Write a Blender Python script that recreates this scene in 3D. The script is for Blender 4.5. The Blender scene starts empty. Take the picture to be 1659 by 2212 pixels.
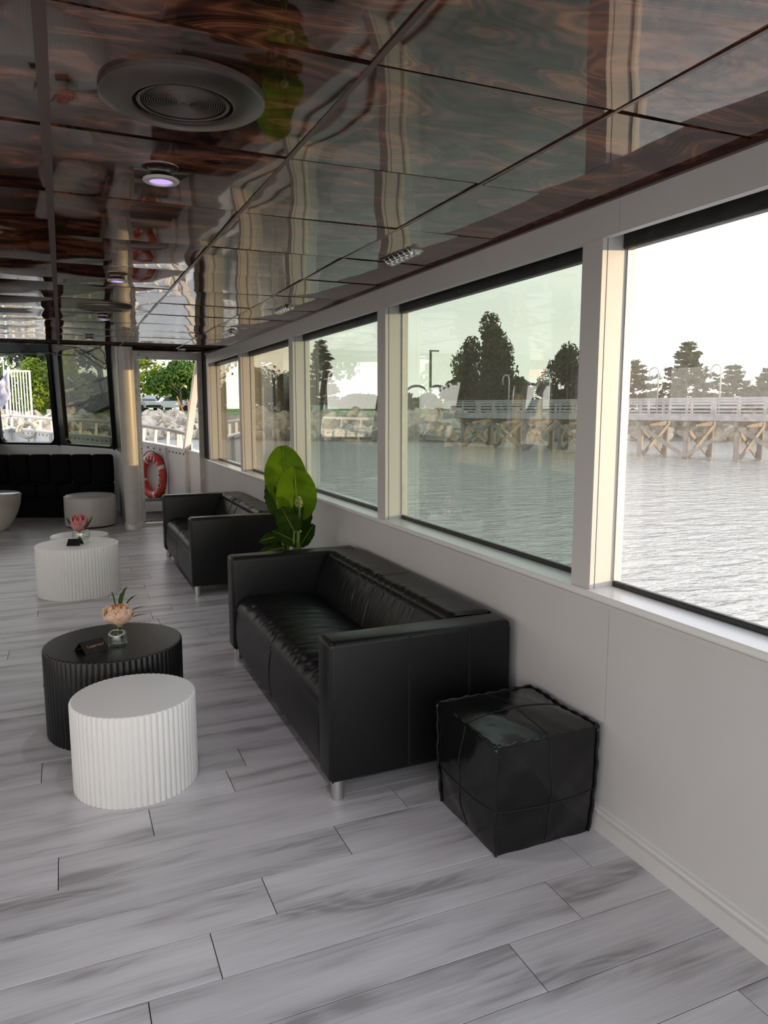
import bpy, bmesh, math, random
from mathutils import Vector, Matrix

random.seed(11)
C = bpy.context.scene.collection
SC = bpy.context.scene
PI = math.pi

# ------------------------------------------------------------------ camera
cam_d = bpy.data.cameras.new('camera')
cam = bpy.data.objects.new('camera', cam_d)
C.objects.link(cam)
fwd = Vector((0.39328569, 0.90905075, -0.13767023)).normalized()
right = Vector((0.91778984, -0.39706651, 0.0)).normalized()
upv = right.cross(fwd).normalized()
M = Matrix((right, upv, -fwd)).transposed().to_4x4()
M.translation = Vector((0, 0, 1.5))
cam.matrix_world = M
cam_d.sensor_fit = 'HORIZONTAL'
cam_d.sensor_width = 36.0
cam_d.lens = 36.0 * 1590.0 / 1659.0
cam_d.clip_start = 0.02
cam_d.clip_end = 3000
SC.camera = cam

# ------------------------------------------------------------------ world: hazy evening sky
SUN_DIR = Vector((0.875, -0.47, 0.060)).normalized()      # towards the sun
w = bpy.data.worlds.new('evening_sky')
SC.world = w
w.use_nodes = True
nt = w.node_tree
nt.nodes.clear()


def N(t, typ, **kw):
    n = t.nodes.new(typ)
    for k, v in kw.items():
        setattr(n, k, v)
    return n


out = N(nt, 'ShaderNodeOutputWorld')
bg = N(nt, 'ShaderNodeBackground')
tc = N(nt, 'ShaderNodeTexCoord')
sep = N(nt, 'ShaderNodeSeparateXYZ')
nt.links.new(tc.outputs['Generated'], sep.inputs[0])
ramp = N(nt, 'ShaderNodeValToRGB')
ramp.color_ramp.elements[0].position = 0.0
ramp.color_ramp.elements[0].color = (1.0, 0.93, 0.80, 1)
ramp.color_ramp.elements[1].position = 1.0
ramp.color_ramp.elements[1].color = (0.55, 0.70, 0.95, 1)
e = ramp.color_ramp.elements.new(0.12)
e.color = (0.97, 0.93, 0.88, 1)
e = ramp.color_ramp.elements.new(0.4)
e.color = (0.80, 0.87, 1.0, 1)
nt.links.new(sep.outputs['Z'], ramp.inputs[0])
mp = N(nt, 'ShaderNodeMapping')
mp.inputs['Scale'].default_value = (1.5, 1.5, 9.0)
nt.links.new(tc.outputs['Generated'], mp.inputs[0])
cn = N(nt, 'ShaderNodeTexNoise')
cn.inputs['Scale'].default_value = 2.2
cn.inputs['Detail'].default_value = 5
nt.links.new(mp.outputs[0], cn.inputs['Vector'])
cr = N(nt, 'ShaderNodeMapRange')
cr.inputs['From Min'].default_value = 0.42
cr.inputs['From Max'].default_value = 0.68
nt.links.new(cn.outputs[0], cr.inputs['Value'])
mx = N(nt, 'ShaderNodeMix', data_type='RGBA')
mx.inputs['B'].default_value = (1.06, 1.0, 0.96, 1)
nt.links.new(cr.outputs[0], mx.inputs['Factor'])
nt.links.new(ramp.outputs[0], mx.inputs['A'])
nt.links.new(mx.outputs['Result'], bg.inputs['Color'])
bg.inputs['Strength'].default_value = 2.0
nt.links.new(bg.outputs[0], out.inputs[0])

# ------------------------------------------------------------------ sun (low, from starboard, slightly astern)
sun_d = bpy.data.lights.new('evening_sun', 'SUN')
sun_d.energy = 6.0
sun_d.color = (1.0, 0.72, 0.42)
sun_d.angle = math.radians(0.6)
sun = bpy.data.objects.new('evening_sun', sun_d)
C.objects.link(sun)
sun.rotation_euler = SUN_DIR.to_track_quat('Z', 'Y').to_euler()
sun.location = (60, -10, 20)

vs = SC.view_settings
vs.view_transform = 'Standard'
vs.look = 'None'
vs.exposure = 0.30
vs.gamma = 1.0
vs.use_curve_mapping = False


# ------------------------------------------------------------------ materials
def principled(name, col, rough=0.5, metal=0.0, **kw):
    m = bpy.data.materials.new(name)
    m.use_nodes = True
    b = m.node_tree.nodes['Principled BSDF']
    b.inputs['Base Color'].default_value = (*col, 1)
    b.inputs['Roughness'].default_value = rough
    b.inputs['Metallic'].default_value = metal
    for k, v in kw.items():
        b.inputs[k.replace('_', ' ')].default_value = v
    return m


def noise_mat(name, c1, c2, scale=8, rough=0.5, bump=0.0, metal=0.0, detail=4, stretch=(1, 1, 1), bscale=None, bdist=0.01, **kw):
    m = principled(name, c1, rough, metal, **kw)
    t = m.node_tree
    b = t.nodes['Principled BSDF']
    tc = N(t, 'ShaderNodeTexCoord')
    mp = N(t, 'ShaderNodeMapping')
    mp.inputs['Scale'].default_value = stretch
    t.links.new(tc.outputs['Object'], mp.inputs[0])
    n = N(t, 'ShaderNodeTexNoise')
    n.inputs['Scale'].default_value = scale
    n.inputs['Detail'].default_value = detail
    t.links.new(mp.outputs[0], n.inputs['Vector'])
    r = N(t, 'ShaderNodeValToRGB')
    r.color_ramp.elements[0].color = (*c1, 1)
    r.color_ramp.elements[1].color = (*c2, 1)
    r.color_ramp.elements[0].position = 0.3
    r.color_ramp.elements[1].position = 0.7
    t.links.new(n.outputs[0], r.inputs[0])
    t.links.new(r.outputs[0], b.inputs['Base Color'])
    if bump:
        n2 = N(t, 'ShaderNodeTexNoise')
        n2.inputs['Scale'].default_value = bscale or scale
        n2.inputs['Detail'].default_value = 4
        t.links.new(mp.outputs[0], n2.inputs['Vector'])
        bp = N(t, 'ShaderNodeBump')
        bp.inputs['Strength'].default_value = bump
        bp.inputs['Distance'].default_value = bdist
        t.links.new(n2.outputs[0], bp.inputs['Height'])
        t.links.new(bp.outputs[0], b.inputs['Normal'])
    return m


def glass_mat(name, tint, f0=0.045, rough=0.0, refl=(1, 1, 1), haze=0.0):
    """window glass: tinted see-through mixed with a mirror by Schlick's Fresnel term"""
    m = bpy.data.materials.new(name)
    m.use_nodes = True
    t = m.node_tree
    t.nodes.clear()
    o = N(t, 'ShaderNodeOutputMaterial')
    g = N(t, 'ShaderNodeNewGeometry')
    dt = N(t, 'ShaderNodeVectorMath', operation='DOT_PRODUCT')
    t.links.new(g.outputs['Normal'], dt.inputs[0])
    t.links.new(g.outputs['Incoming'], dt.inputs[1])
    ab = N(t, 'ShaderNodeMath', operation='ABSOLUTE')
    t.links.new(dt.outputs['Value'], ab.inputs[0])
    om = N(t, 'ShaderNodeMath', operation='SUBTRACT')
    om.inputs[0].default_value = 1.0
    t.links.new(ab.outputs[0], om.inputs[1])
    pw = N(t, 'ShaderNodeMath', operation='POWER')
    pw.inputs[1].default_value = 5.0
    t.links.new(om.outputs[0], pw.inputs[0])
    ma = N(t, 'ShaderNodeMath', operation='MULTIPLY_ADD')
    ma.inputs[1].default_value = 1 - f0
    ma.inputs[2].default_value = f0
    t.links.new(pw.outputs[0], ma.inputs[0])
    tr = N(t, 'ShaderNodeBsdfTransparent')
    tr.inputs['Color'].default_value = (*tint, 1)
    gl = N(t, 'ShaderNodeBsdfGlossy')
    gl.inputs['Roughness'].default_value = rough
    gl.inputs['Color'].default_value = (*refl, 1)
    mix = N(t, 'ShaderNodeMixShader')
    t.links.new(ma.outputs[0], mix.inputs[0])
    t.links.new(tr.outputs[0], mix.inputs[1])
    t.links.new(gl.outputs[0], mix.inputs[2])
    last = mix
    if haze > 0:
        # dust film on the pane scattering the low sun
        tcd = N(t, 'ShaderNodeTexCoord')
        nz = N(t, 'ShaderNodeTexNoise')
        nz.inputs['Scale'].default_value = 70
        nz.inputs['Detail'].default_value = 6
        t.links.new(tcd.outputs['Object'], nz.inputs['Vector'])
        mr = N(t, 'ShaderNodeMapRange')
        mr.inputs['From Min'].default_value = 0.3
        mr.inputs['From Max'].default_value = 0.8
        mr.inputs['To Min'].default_value = haze * .6
        mr.inputs['To Max'].default_value = haze * 1.8
        t.links.new(nz.outputs[0], mr.inputs['Value'])
        tl = N(t, 'ShaderNodeBsdfTranslucent')
        tl.inputs['Color'].default_value = (.9, .9, .9, 1)
        mh = N(t, 'ShaderNodeMixShader')
        t.links.new(mr.outputs[0], mh.inputs[0])
        t.links.new(mix.outputs[0], mh.inputs[1])
        t.links.new(tl.outputs[0], mh.inputs[2])
        last = mh
    t.links.new(last.outputs[0], o.inputs[0])
    return m


def wood_ceiling():
    m = principled('burl_laminate', (0.05, 0.02, 0.012), 0.035)
    t = m.node_tree
    b = t.nodes['Principled BSDF']
    b.inputs['IOR'].default_value = 1.78
    tc = N(t, 'ShaderNodeTexCoord')
    oi = N(t, 'ShaderNodeObjectInfo')
    add = N(t, 'ShaderNodeVectorMath', operation='ADD')
    sc = N(t, 'ShaderNodeVectorMath', operation='SCALE')
    sc.inputs['Scale'].default_value = 37.0
    cmb = N(t, 'ShaderNodeCombineXYZ')
    t.links.new(oi.outputs['Random'], cmb.inputs[0])
    t.links.new(oi.outputs['Random'], cmb.inputs[2])
    t.links.new(cmb.outputs[0], sc.inputs[0])
    t.links.new(tc.outputs['Object'], add.inputs[0])
    t.links.new(sc.outputs[0], add.inputs[1])
    mp = N(t, 'ShaderNodeMapping')
    mp.inputs['Scale'].default_value = (1.3, 3.2, 1.0)
    t.links.new(add.outputs[0], mp.inputs[0])
    n = N(t, 'ShaderNodeTexNoise')
    n.inputs['Scale'].default_value = 1.5
    n.inputs['Detail'].default_value = 1.6
    n.inputs['Roughness'].default_value = 0.45
    n.inputs['Distortion'].default_value = 0.8
    t.links.new(mp.outputs[0], n.inputs['Vector'])
    # growth rings following the figure
    mul = N(t, 'ShaderNodeMath', operation='MULTIPLY')
    mul.inputs[1].default_value = 130.0
    t.links.new(n.outputs[0], mul.inputs[0])
    sn = N(t, 'ShaderNodeMath', operation='SINE')
    t.links.new(mul.outputs[0], sn.inputs[0])
    # broad bands
    mul2 = N(t, 'ShaderNodeMath', operation='MULTIPLY')
    mul2.inputs[1].default_value = 22.0
    t.links.new(n.outputs[0], mul2.inputs[0])
    sn2 = N(t, 'ShaderNodeMath', operation='SINE')
    t.links.new(mul2.outputs[0], sn2.inputs[0])
    n3 = N(t, 'ShaderNodeTexNoise')
    n3.inputs['Scale'].default_value = 5.0
    n3.inputs['Detail'].default_value = 6.0
    t.links.new(mp.outputs[0], n3.inputs['Vector'])
    a1 = N(t, 'ShaderNodeMath', operation='MULTIPLY_ADD')
    a1.inputs[1].default_value = 0.10
    t.links.new(sn.outputs[0], a1.inputs[0])
    t.links.new(n3.outputs[0], a1.inputs[2])
    a2 = N(t, 'ShaderNodeMath', operation='MULTIPLY_ADD')
    a2.inputs[1].default_value = 0.16
    t.links.new(sn2.outputs[0], a2.inputs[0])
    t.links.new(a1.outputs[0], a2.inputs[2])
    r = N(t, 'ShaderNodeValToRGB')
    r.color_ramp.elements[0].color = (0.016, 0.007, 0.005, 1)
    r.color_ramp.elements[0].position = 0.28
    r.color_ramp.elements[1].color = (0.27, 0.10, 0.046, 1)
    r.color_ramp.elements[1].position = 0.90
    ee = r.color_ramp.elements.new(0.55)
    ee.color = (0.078, 0.028, 0.016, 1)
    t.links.new(a2.outputs[0], r.inputs[0])
    t.links.new(r.outputs[0], b.inputs['Base Color'])
    # faint ripple of the sheet
    n2 = N(t, 'ShaderNodeTexNoise')
    n2.inputs['Scale'].default_value = 3.2
    n2.inputs['Detail'].default_value = 0.5
    t.links.new(add.outputs[0], n2.inputs['Vector'])
    bp = N(t, 'ShaderNodeBump')
    bp.inputs['Strength'].default_value = 0.25
    bp.inputs['Distance'].default_value = 0.012
    t.links.new(n2.outputs[0], bp.inputs['Height'])
    t.links.new(bp.outputs[0], b.inputs['Normal'])
    return m


def plank_mat(name='grey_oak_vinyl', tiled=False):
    m = principled(name, (0.4, 0.39, 0.4), 0.36)
    t = m.node_tree
    b = t.nodes['Principled BSDF']
    tc = N(t, 'ShaderNodeTexCoord')
    oi = N(t, 'ShaderNodeObjectInfo')
    cmb = N(t, 'ShaderNodeCombineXYZ')
    t.links.new(oi.outputs['Random'], cmb.inputs[0])
    t.links.new(oi.outputs['Random'], cmb.inputs[1])
    sc = N(t, 'ShaderNodeVectorMath', operation='SCALE')
    sc.inputs['Scale'].default_value = 53.0
    t.links.new(cmb.outputs[0], sc.inputs[0])
    add = N(t, 'ShaderNodeVectorMath', operation='ADD')
    t.links.new(tc.outputs['Object'], add.inputs[0])
    t.links.new(sc.outputs[0], add.inputs[1])
    # broad cloudy tone along the board
    mp = N(t, 'ShaderNodeMapping')
    mp.inputs['Scale'].default_value = (1.3, 9.0, 1.0)
    t.links.new(add.outputs[0], mp.inputs[0])
    n1 = N(t, 'ShaderNodeTexNoise')
    n1.inputs['Scale'].default_value = 1.0
    n1.inputs['Detail'].default_value = 3.0
    t.links.new(mp.outputs[0], n1.inputs['Vector'])
    # fine grain
    mp2 = N(t, 'ShaderNodeMapping')
    mp2.inputs['Scale'].default_value = (5.0, 95.0, 1.0)
    t.links.new(add.outputs[0], mp2.inputs[0])
    n2 = N(t, 'ShaderNodeTexNoise')
    n2.inputs['Scale'].default_value = 1.0
    n2.inputs['Detail'].default_value = 4.0
    t.links.new(mp2.outputs[0], n2.inputs['Vector'])
    # cathedral figure
    mp3 = N(t, 'ShaderNodeMapping')
    mp3.inputs['Scale'].default_value = (1.6, 8.0, 1.0)
    t.links.new(add.outputs[0], mp3.inputs[0])
    n3 = N(t, 'ShaderNodeTexNoise')
    n3.inputs['Scale'].default_value = 0.8
    n3.inputs['Detail'].default_value = 1.5
    n3.inputs['Distortion'].default_value = 0.4
    t.links.new(mp3.outputs[0], n3.inputs['Vector'])
    mu = N(t, 'ShaderNodeMath', operation='MULTIPLY')
    mu.inputs[1].default_value = 26.0
    t.links.new(n3.outputs[0], mu.inputs[0])
    pg = N(t, 'ShaderNodeMath', operation='PINGPONG')
    pg.inputs[1].default_value = 1.0
    t.links.new(mu.outputs[0], pg.inputs[0])
    msk = N(t, 'ShaderNodeMapRange')
    msk.inputs['From Min'].default_value = 0.50
    msk.inputs['From Max'].default_value = 0.66
    t.links.new(n1.outputs[0], msk.inputs['Value'])
    figm = N(t, 'ShaderNodeMath', operation='MULTIPLY')
    t.links.new(pg.outputs[0], figm.inputs[0])
    t.links.new(msk.outputs[0], figm.inputs[1])
    # sum
    a1 = N(t, 'ShaderNodeMath', operation='MULTIPLY_ADD')
    a1.inputs[1].default_value = 0.42
    t.links.new(n2.outputs[0], a1.inputs[0])
    t.links.new(n1.outputs[0], a1.inputs[2])
    a2 = N(t, 'ShaderNodeMath', operation='MULTIPLY_ADD')
    a2.inputs[1].default_value = 0.20
    t.links.new(figm.outputs[0], a2.inputs[0])
    t.links.new(a1.outputs[0], a2.inputs[2])
    r = N(t, 'ShaderNodeValToRGB')
    r.color_ramp.elements[0].color = (0.66, 0.645, 0.66, 1)
    r.color_ramp.elements[0].position = 0.50
    r.color_ramp.elements[1].color = (0.33, 0.315, 0.32, 1)
    r.color_ramp.elements[1].position = 1.02
    ee = r.color_ramp.elements.new(0.72)
    ee.color = (0.565, 0.55, 0.56, 1)
    t.links.new(a2.outputs[0], r.inputs[0])
    # each board its own tone
    tone = N(t, 'ShaderNodeMapRange')
    tone.inputs['To Min'].default_value = 0.90
    tone.inputs['To Max'].default_value = 1.05
    t.links.new(oi.outputs['Random'], tone.inputs['Value'])
    vm = N(t, 'ShaderNodeVectorMath', operation='SCALE')
    t.links.new(r.outputs[0], vm.inputs[0])
    t.links.new(tone.outputs[0], vm.inputs['Scale'])
    t.links.new(vm.outputs[0], b.inputs['Base Color'])
    bp = N(t, 'ShaderNodeBump')
    bp.inputs['Strength'].default_value = 0.12
    bp.inputs['Distance'].default_value = 0.002
    t.links.new(n2.outputs[0], bp.inputs['Height'])
    t.links.new(bp.outputs[0], b.inputs['Normal'])
    return m


def leather_mat(name, col, rough=0.34, bump=0.18, bscale=22.0, bdist=0.004, spec=0.5):
    m = principled(name, col, rough, Specular_IOR_Level=spec)
    t = m.node_tree
    b = t.nodes['Principled BSDF']
    tc = N(t, 'ShaderNodeTexCoord')
    v = N(t, 'ShaderNodeTexVoronoi')
    v.inputs['Scale'].default_value = 260
    t.links.new(tc.outputs['Object'], v.inputs['Vector'])
    n = N(t, 'ShaderNodeTexNoise')
    n.inputs['Scale'].default_value = bscale
    n.inputs['Detail'].default_value = 3
    t.links.new(tc.outputs['Object'], n.inputs['Vector'])
    bp = N(t, 'ShaderNodeBump')
    bp.inputs['Strength'].default_value = bump
    bp.inputs['Distance'].default_value = bdist
    t.links.new(n.outputs[0], bp.inputs['Height'])
    bp2 = N(t, 'ShaderNodeBump')
    bp2.inputs['Strength'].default_value = 0.12
    bp2.inputs['Distance'].default_value = 0.0006
    t.links.new(v.outputs['Distance'], bp2.inputs['Height'])
    t.links.new(bp.outputs[0], bp2.inputs['Normal'])
    t.links.new(bp2.outputs[0], b.inputs['Normal'])
    return m


def leaf_mat(name, c1, c2, trans=0.35, scale=3.0):
    m = bpy.data.materials.new(name)
    m.use_nodes = True
    t = m.node_tree
    t.nodes.clear()
    o = N(t, 'ShaderNodeOutputMaterial')
    tc = N(t, 'ShaderNodeTexCoord')
    n = N(t, 'ShaderNodeTexNoise')
    n.inputs['Scale'].default_value = scale
    n.inputs['Detail'].default_value = 3
    t.links.new(tc.outputs['Object'], n.inputs['Vector'])
    r = N(t, 'ShaderNodeValToRGB')
    r.color_ramp.elements[0].color = (*c1, 1)
    r.color_ramp.elements[1].color = (*c2, 1)
    r.color_ramp.elements[0].position = 0.35
    r.color_ramp.elements[1].position = 0.68
    t.links.new(n.outputs[0], r.inputs[0])
    d = N(t, 'ShaderNodeBsdfDiffuse')
    tl = N(t, 'ShaderNodeBsdfTranslucent')
    t.links.new(r.outputs[0], d.inputs['Color'])
    t.links.new(r.outputs[0], tl.inputs['Color'])
    mix = N(t, 'ShaderNodeMixShader')
    mix.inputs[0].default_value = trans
    t.links.new(d.outputs[0], mix.inputs[1])
    t.links.new(tl.outputs[0], mix.inputs[2])
    t.links.new(mix.outputs[0], o.inputs[0])
    return m


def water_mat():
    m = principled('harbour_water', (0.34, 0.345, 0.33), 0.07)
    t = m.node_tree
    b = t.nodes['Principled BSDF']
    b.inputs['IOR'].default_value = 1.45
    tc = N(t, 'ShaderNodeTexCoord')
    mp = N(t, 'ShaderNodeMapping')
    mp.inputs['Rotation'].default_value = (0, 0, 0.5)
    mp.inputs['Scale'].default_value = (1.0, 2.3, 1.0)
    t.links.new(tc.outputs['Object'], mp.inputs[0])
    n = N(t, 'ShaderNodeTexNoise')
    n.inputs['Scale'].default_value = 1.1
    n.inputs['Detail'].default_value = 4.0
    n.inputs['Distortion'].default_value = 0.6
    t.links.new(mp.outputs[0], n.inputs['Vector'])
    n2 = N(t, 'ShaderNodeTexNoise')
    n2.inputs['Scale'].default_value = 4.5
    n2.inputs['Detail'].default_value = 3.0
    t.links.new(mp.outputs[0], n2.inputs['Vector'])
    ad = N(t, 'ShaderNodeMath', operation='MULTIPLY_ADD')
    ad.inputs[1].default_value = 0.25
    t.links.new(n2.outputs[0], ad.inputs[0])
    t.links.new(n.outputs[0], ad.inputs[2])
    bp = N(t, 'ShaderNodeBump')
    bp.inputs['Strength'].default_value = 1.0
    bp.inputs['Distance'].default_value = 0.16
    t.links.new(ad.outputs[0], bp.inputs['Height'])
    t.links.new(bp.outputs[0], b.inputs['Normal'])
    return m


def emit_mat(name, col, s):
    m = bpy.data.materials.new(name)
    m.use_nodes = True
    t = m.node_tree
    t.nodes.clear()
    o = N(t, 'ShaderNodeOutputMaterial')
    e = N(t, 'ShaderNodeEmission')
    e.inputs['Color'].default_value = (*col, 1)
    e.inputs['Strength'].default_value = s
    t.links.new(e.outputs[0], o.inputs[0])
    return m


MT = {}
MT['paint'] = noise_mat('cream_white_paint', (0.555, 0.545, 0.54), (0.60, 0.59, 0.585), 1.5, 0.42, bump=0.03, bscale=60, bdist=0.002)
MT['sill'] = noise_mat('glossy_sill_paint', (0.74, 0.74, 0.73), (0.79, 0.79, 0.78), 3, 0.25)
MT['gasket'] = noise_mat('black_rubber', (0.008, 0.008, 0.009), (0.025, 0.025, 0.027), 18, 0.38, bump=0.5, bscale=30, bdist=0.006)
MT['black_gap'] = principled('dark_gap', (0.01, 0.01, 0.01), 0.8)
MT['black_frame'] = principled('black_gloss_frame', (0.010, 0.010, 0.011), 0.25)
MT['ceil'] = wood_ceiling()
MT['ceil_trim'] = principled('maroon_trim', (0.055, 0.022, 0.018), 0.25)
MT['ceil_base'] = principled('ceiling_void', (0.006, 0.004, 0.004), 0.9)
MT['plank'] = plank_mat()
MT['under'] = principled('floor_joint', (0.04, 0.038, 0.038), 0.7)
MT['base'] = noise_mat('baseboard_paint', (0.58, 0.57, 0.56), (0.63, 0.62, 0.61), 2, 0.38)
MT['leather'] = leather_mat('black_sofa_leather', (0.0045, 0.0045, 0.005), 0.38, spec=0.32)
MT['leather2'] = leather_mat('glossy_black_leather', (0.004, 0.004, 0.0045), 0.17, 0.45, 7.0, 0.012, 0.45)
MT['stitch'] = principled('black_thread', (0.004, 0.004, 0.004), 0.7)
MT['steel'] = noise_mat('brushed_steel', (0.52, 0.51, 0.50), (0.62, 0.61, 0.60), 60, 0.30, metal=1.0, stretch=(1, 1, 0.05))
MT['white_lacquer'] = principled('white_lacquer', (0.80, 0.795, 0.77), 0.38)
MT['white_lacquer_shaded'] = principled('shade_greyed_white_lacquer', (0.55, 0.58, 0.58), 0.30)  # white lacquer greyed: shade on the low drum table is in the colour
MT['black_lacquer'] = principled('black_lacquer', (0.008, 0.0085, 0.0095), 0.33, Specular_IOR_Level=0.4)
MT['taupe'] = leather_mat('taupe_leather', (0.50, 0.475, 0.45), 0.42, 0.05)
MT['concrete'] = noise_mat('polished_concrete', (0.40, 0.36, 0.32), (0.55, 0.52, 0.48), 4, 0.35, bump=0.05)
MT['marble'] = noise_mat('pale_stone_top', (0.45, 0.47, 0.52), (0.62, 0.64, 0.68), 5, 0.18)
MT['velvet'] = noise_mat('black_velvet', (0.0025, 0.0025, 0.004), (0.006, 0.006, 0.009), 30, 0.85, Specular_IOR_Level=0.15)
MT['nickel'] = noise_mat('satin_nickel', (0.145, 0.122, 0.112), (0.185, 0.16, 0.148), 5, 0.36, metal=1.0)
MT['nickel_light'] = principled('light_satin_ring', (0.62, 0.59, 0.58), 0.35, 0.6)
MT['grille'] = principled('dark_grille', (0.05, 0.045, 0.045), 0.4, 0.8)
MT['lamp'] = emit_mat('violet_white_led', (0.60, 0.40, 0.98), 0.95)
MT['vent'] = principled('chrome_louvre', (0.62, 0.60, 0.56), 0.12, 1.0)
MT['alu'] = noise_mat('weathered_aluminium', (0.50, 0.47, 0.43), (0.62, 0.59, 0.54), 12, 0.38, metal=0.6)
MT['pipe'] = noise_mat('painted_column', (0.56, 0.53, 0.50), (0.62, 0.59, 0.56), 8, 0.42, metal=0.25)
MT['glass_clear'] = glass_mat('clear_glass', (0.93, 0.94, 0.93))
MT['glass_dusty'] = glass_mat('dusty_clear_glass', (0.95, 0.955, 0.95), haze=0.024)
MT['glass_tint'] = glass_mat('green_tinted_glass', (0.60, 0.655, 0.61), 0.11, haze=0.012)
MT['glass_amber'] = glass_mat('bronze_tinted_glass', (0.66, 0.64, 0.56), 0.10)
MT['glass_dark'] = glass_mat('smoked_glass', (0.44, 0.47, 0.41), 0.05)
MT['vase_glass'] = glass_mat('vase_glass', (0.93, 0.95, 0.93), 0.10)
MT['white_hull'] = noise_mat('white_hull_paint', (0.78, 0.77, 0.76), (0.84, 0.83, 0.82), 2.5, 0.35)
MT['deck'] = noise_mat('pale_deck_paint', (0.60, 0.59, 0.57), (0.68, 0.67, 0.65), 6, 0.6)
MT['rail'] = principled('white_rail_paint', (0.80, 0.79, 0.77), 0.35)
MT['ring'] = noise_mat('red_orange_ring', (0.72, 0.055, 0.025), (0.80, 0.075, 0.035), 6, 0.45)
MT['ring_white'] = principled('reflective_band', (0.80, 0.80, 0.80), 0.4)
MT['ring_text'] = principled('dark_ring_lettering', (0.08, 0.04, 0.09), 0.5)
MT['rope_dark'] = principled('dark_cord', (0.03, 0.03, 0.035), 0.8)
MT['rope'] = noise_mat('pale_rope', (0.58, 0.53, 0.45), (0.72, 0.68, 0.60), 60, 0.85, bump=0.4, bscale=80)
MT['cable'] = principled('grey_cable', (0.42, 0.38, 0.36), 0.5)
MT['mat_grating'] = principled('dark_grating', (0.07, 0.07, 0.065), 0.7)
MT['card'] = principled('black_card', (0.006, 0.006, 0.006), 0.45)
MT['gold'] = principled('rose_gold_foil', (0.95, 0.66, 0.52), 0.25, 1.0)
MT['leaf'] = leaf_mat('banana_leaf', (0.10, 0.19, 0.010), (0.19, 0.32, 0.016), 0.5, 5)
MT['leaf_dark'] = leaf_mat('dark_banana_leaf', (0.020, 0.045, 0.008), (0.045, 0.085, 0.012), 0.25, 6)
MT['leaf_pale'] = leaf_mat('pale_leaf_underside', (0.30, 0.34, 0.12), (0.42, 0.46, 0.18), 0.4, 8)
MT['stem'] = noise_mat('leaf_stem', (0.09, 0.14, 0.02), (0.17, 0.22, 0.04), 12, 0.5)
MT['pot'] = noise_mat('charcoal_pot', (0.03, 0.03, 0.03), (0.05, 0.05, 0.05), 10, 0.6)
MT['soil'] = noise_mat('potting_soil', (0.02, 0.013, 0.008), (0.05, 0.03, 0.018), 40, 0.9, bump=0.6)
MT['petal'] = leaf_mat('peach_petal', (0.88, 0.60, 0.42), (0.94, 0.76, 0.62), 0.35, 14)
MT['petal_in'] = leaf_mat('amber_petal', (0.70, 0.34, 0.12), (0.82, 0.50, 0.26), 0.3, 20)
MT['protea'] = leaf_mat('pink_bract', (0.62, 0.20, 0.22), (0.78, 0.46, 0.46), 0.25, 16)
MT['protea_red'] = leaf_mat('red_bract', (0.55, 0.06, 0.08), (0.66, 0.14, 0.16), 0.25, 16)
MT['flower_leaf'] = leaf_mat('olive_leaf', (0.07, 0.10, 0.035), (0.12, 0.16, 0.06), 0.25, 20)
MT['grass_blade'] = leaf_mat('blade_leaf', (0.03, 0.07, 0.02), (0.07, 0.13, 0.03), 0.3, 20)


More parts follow.
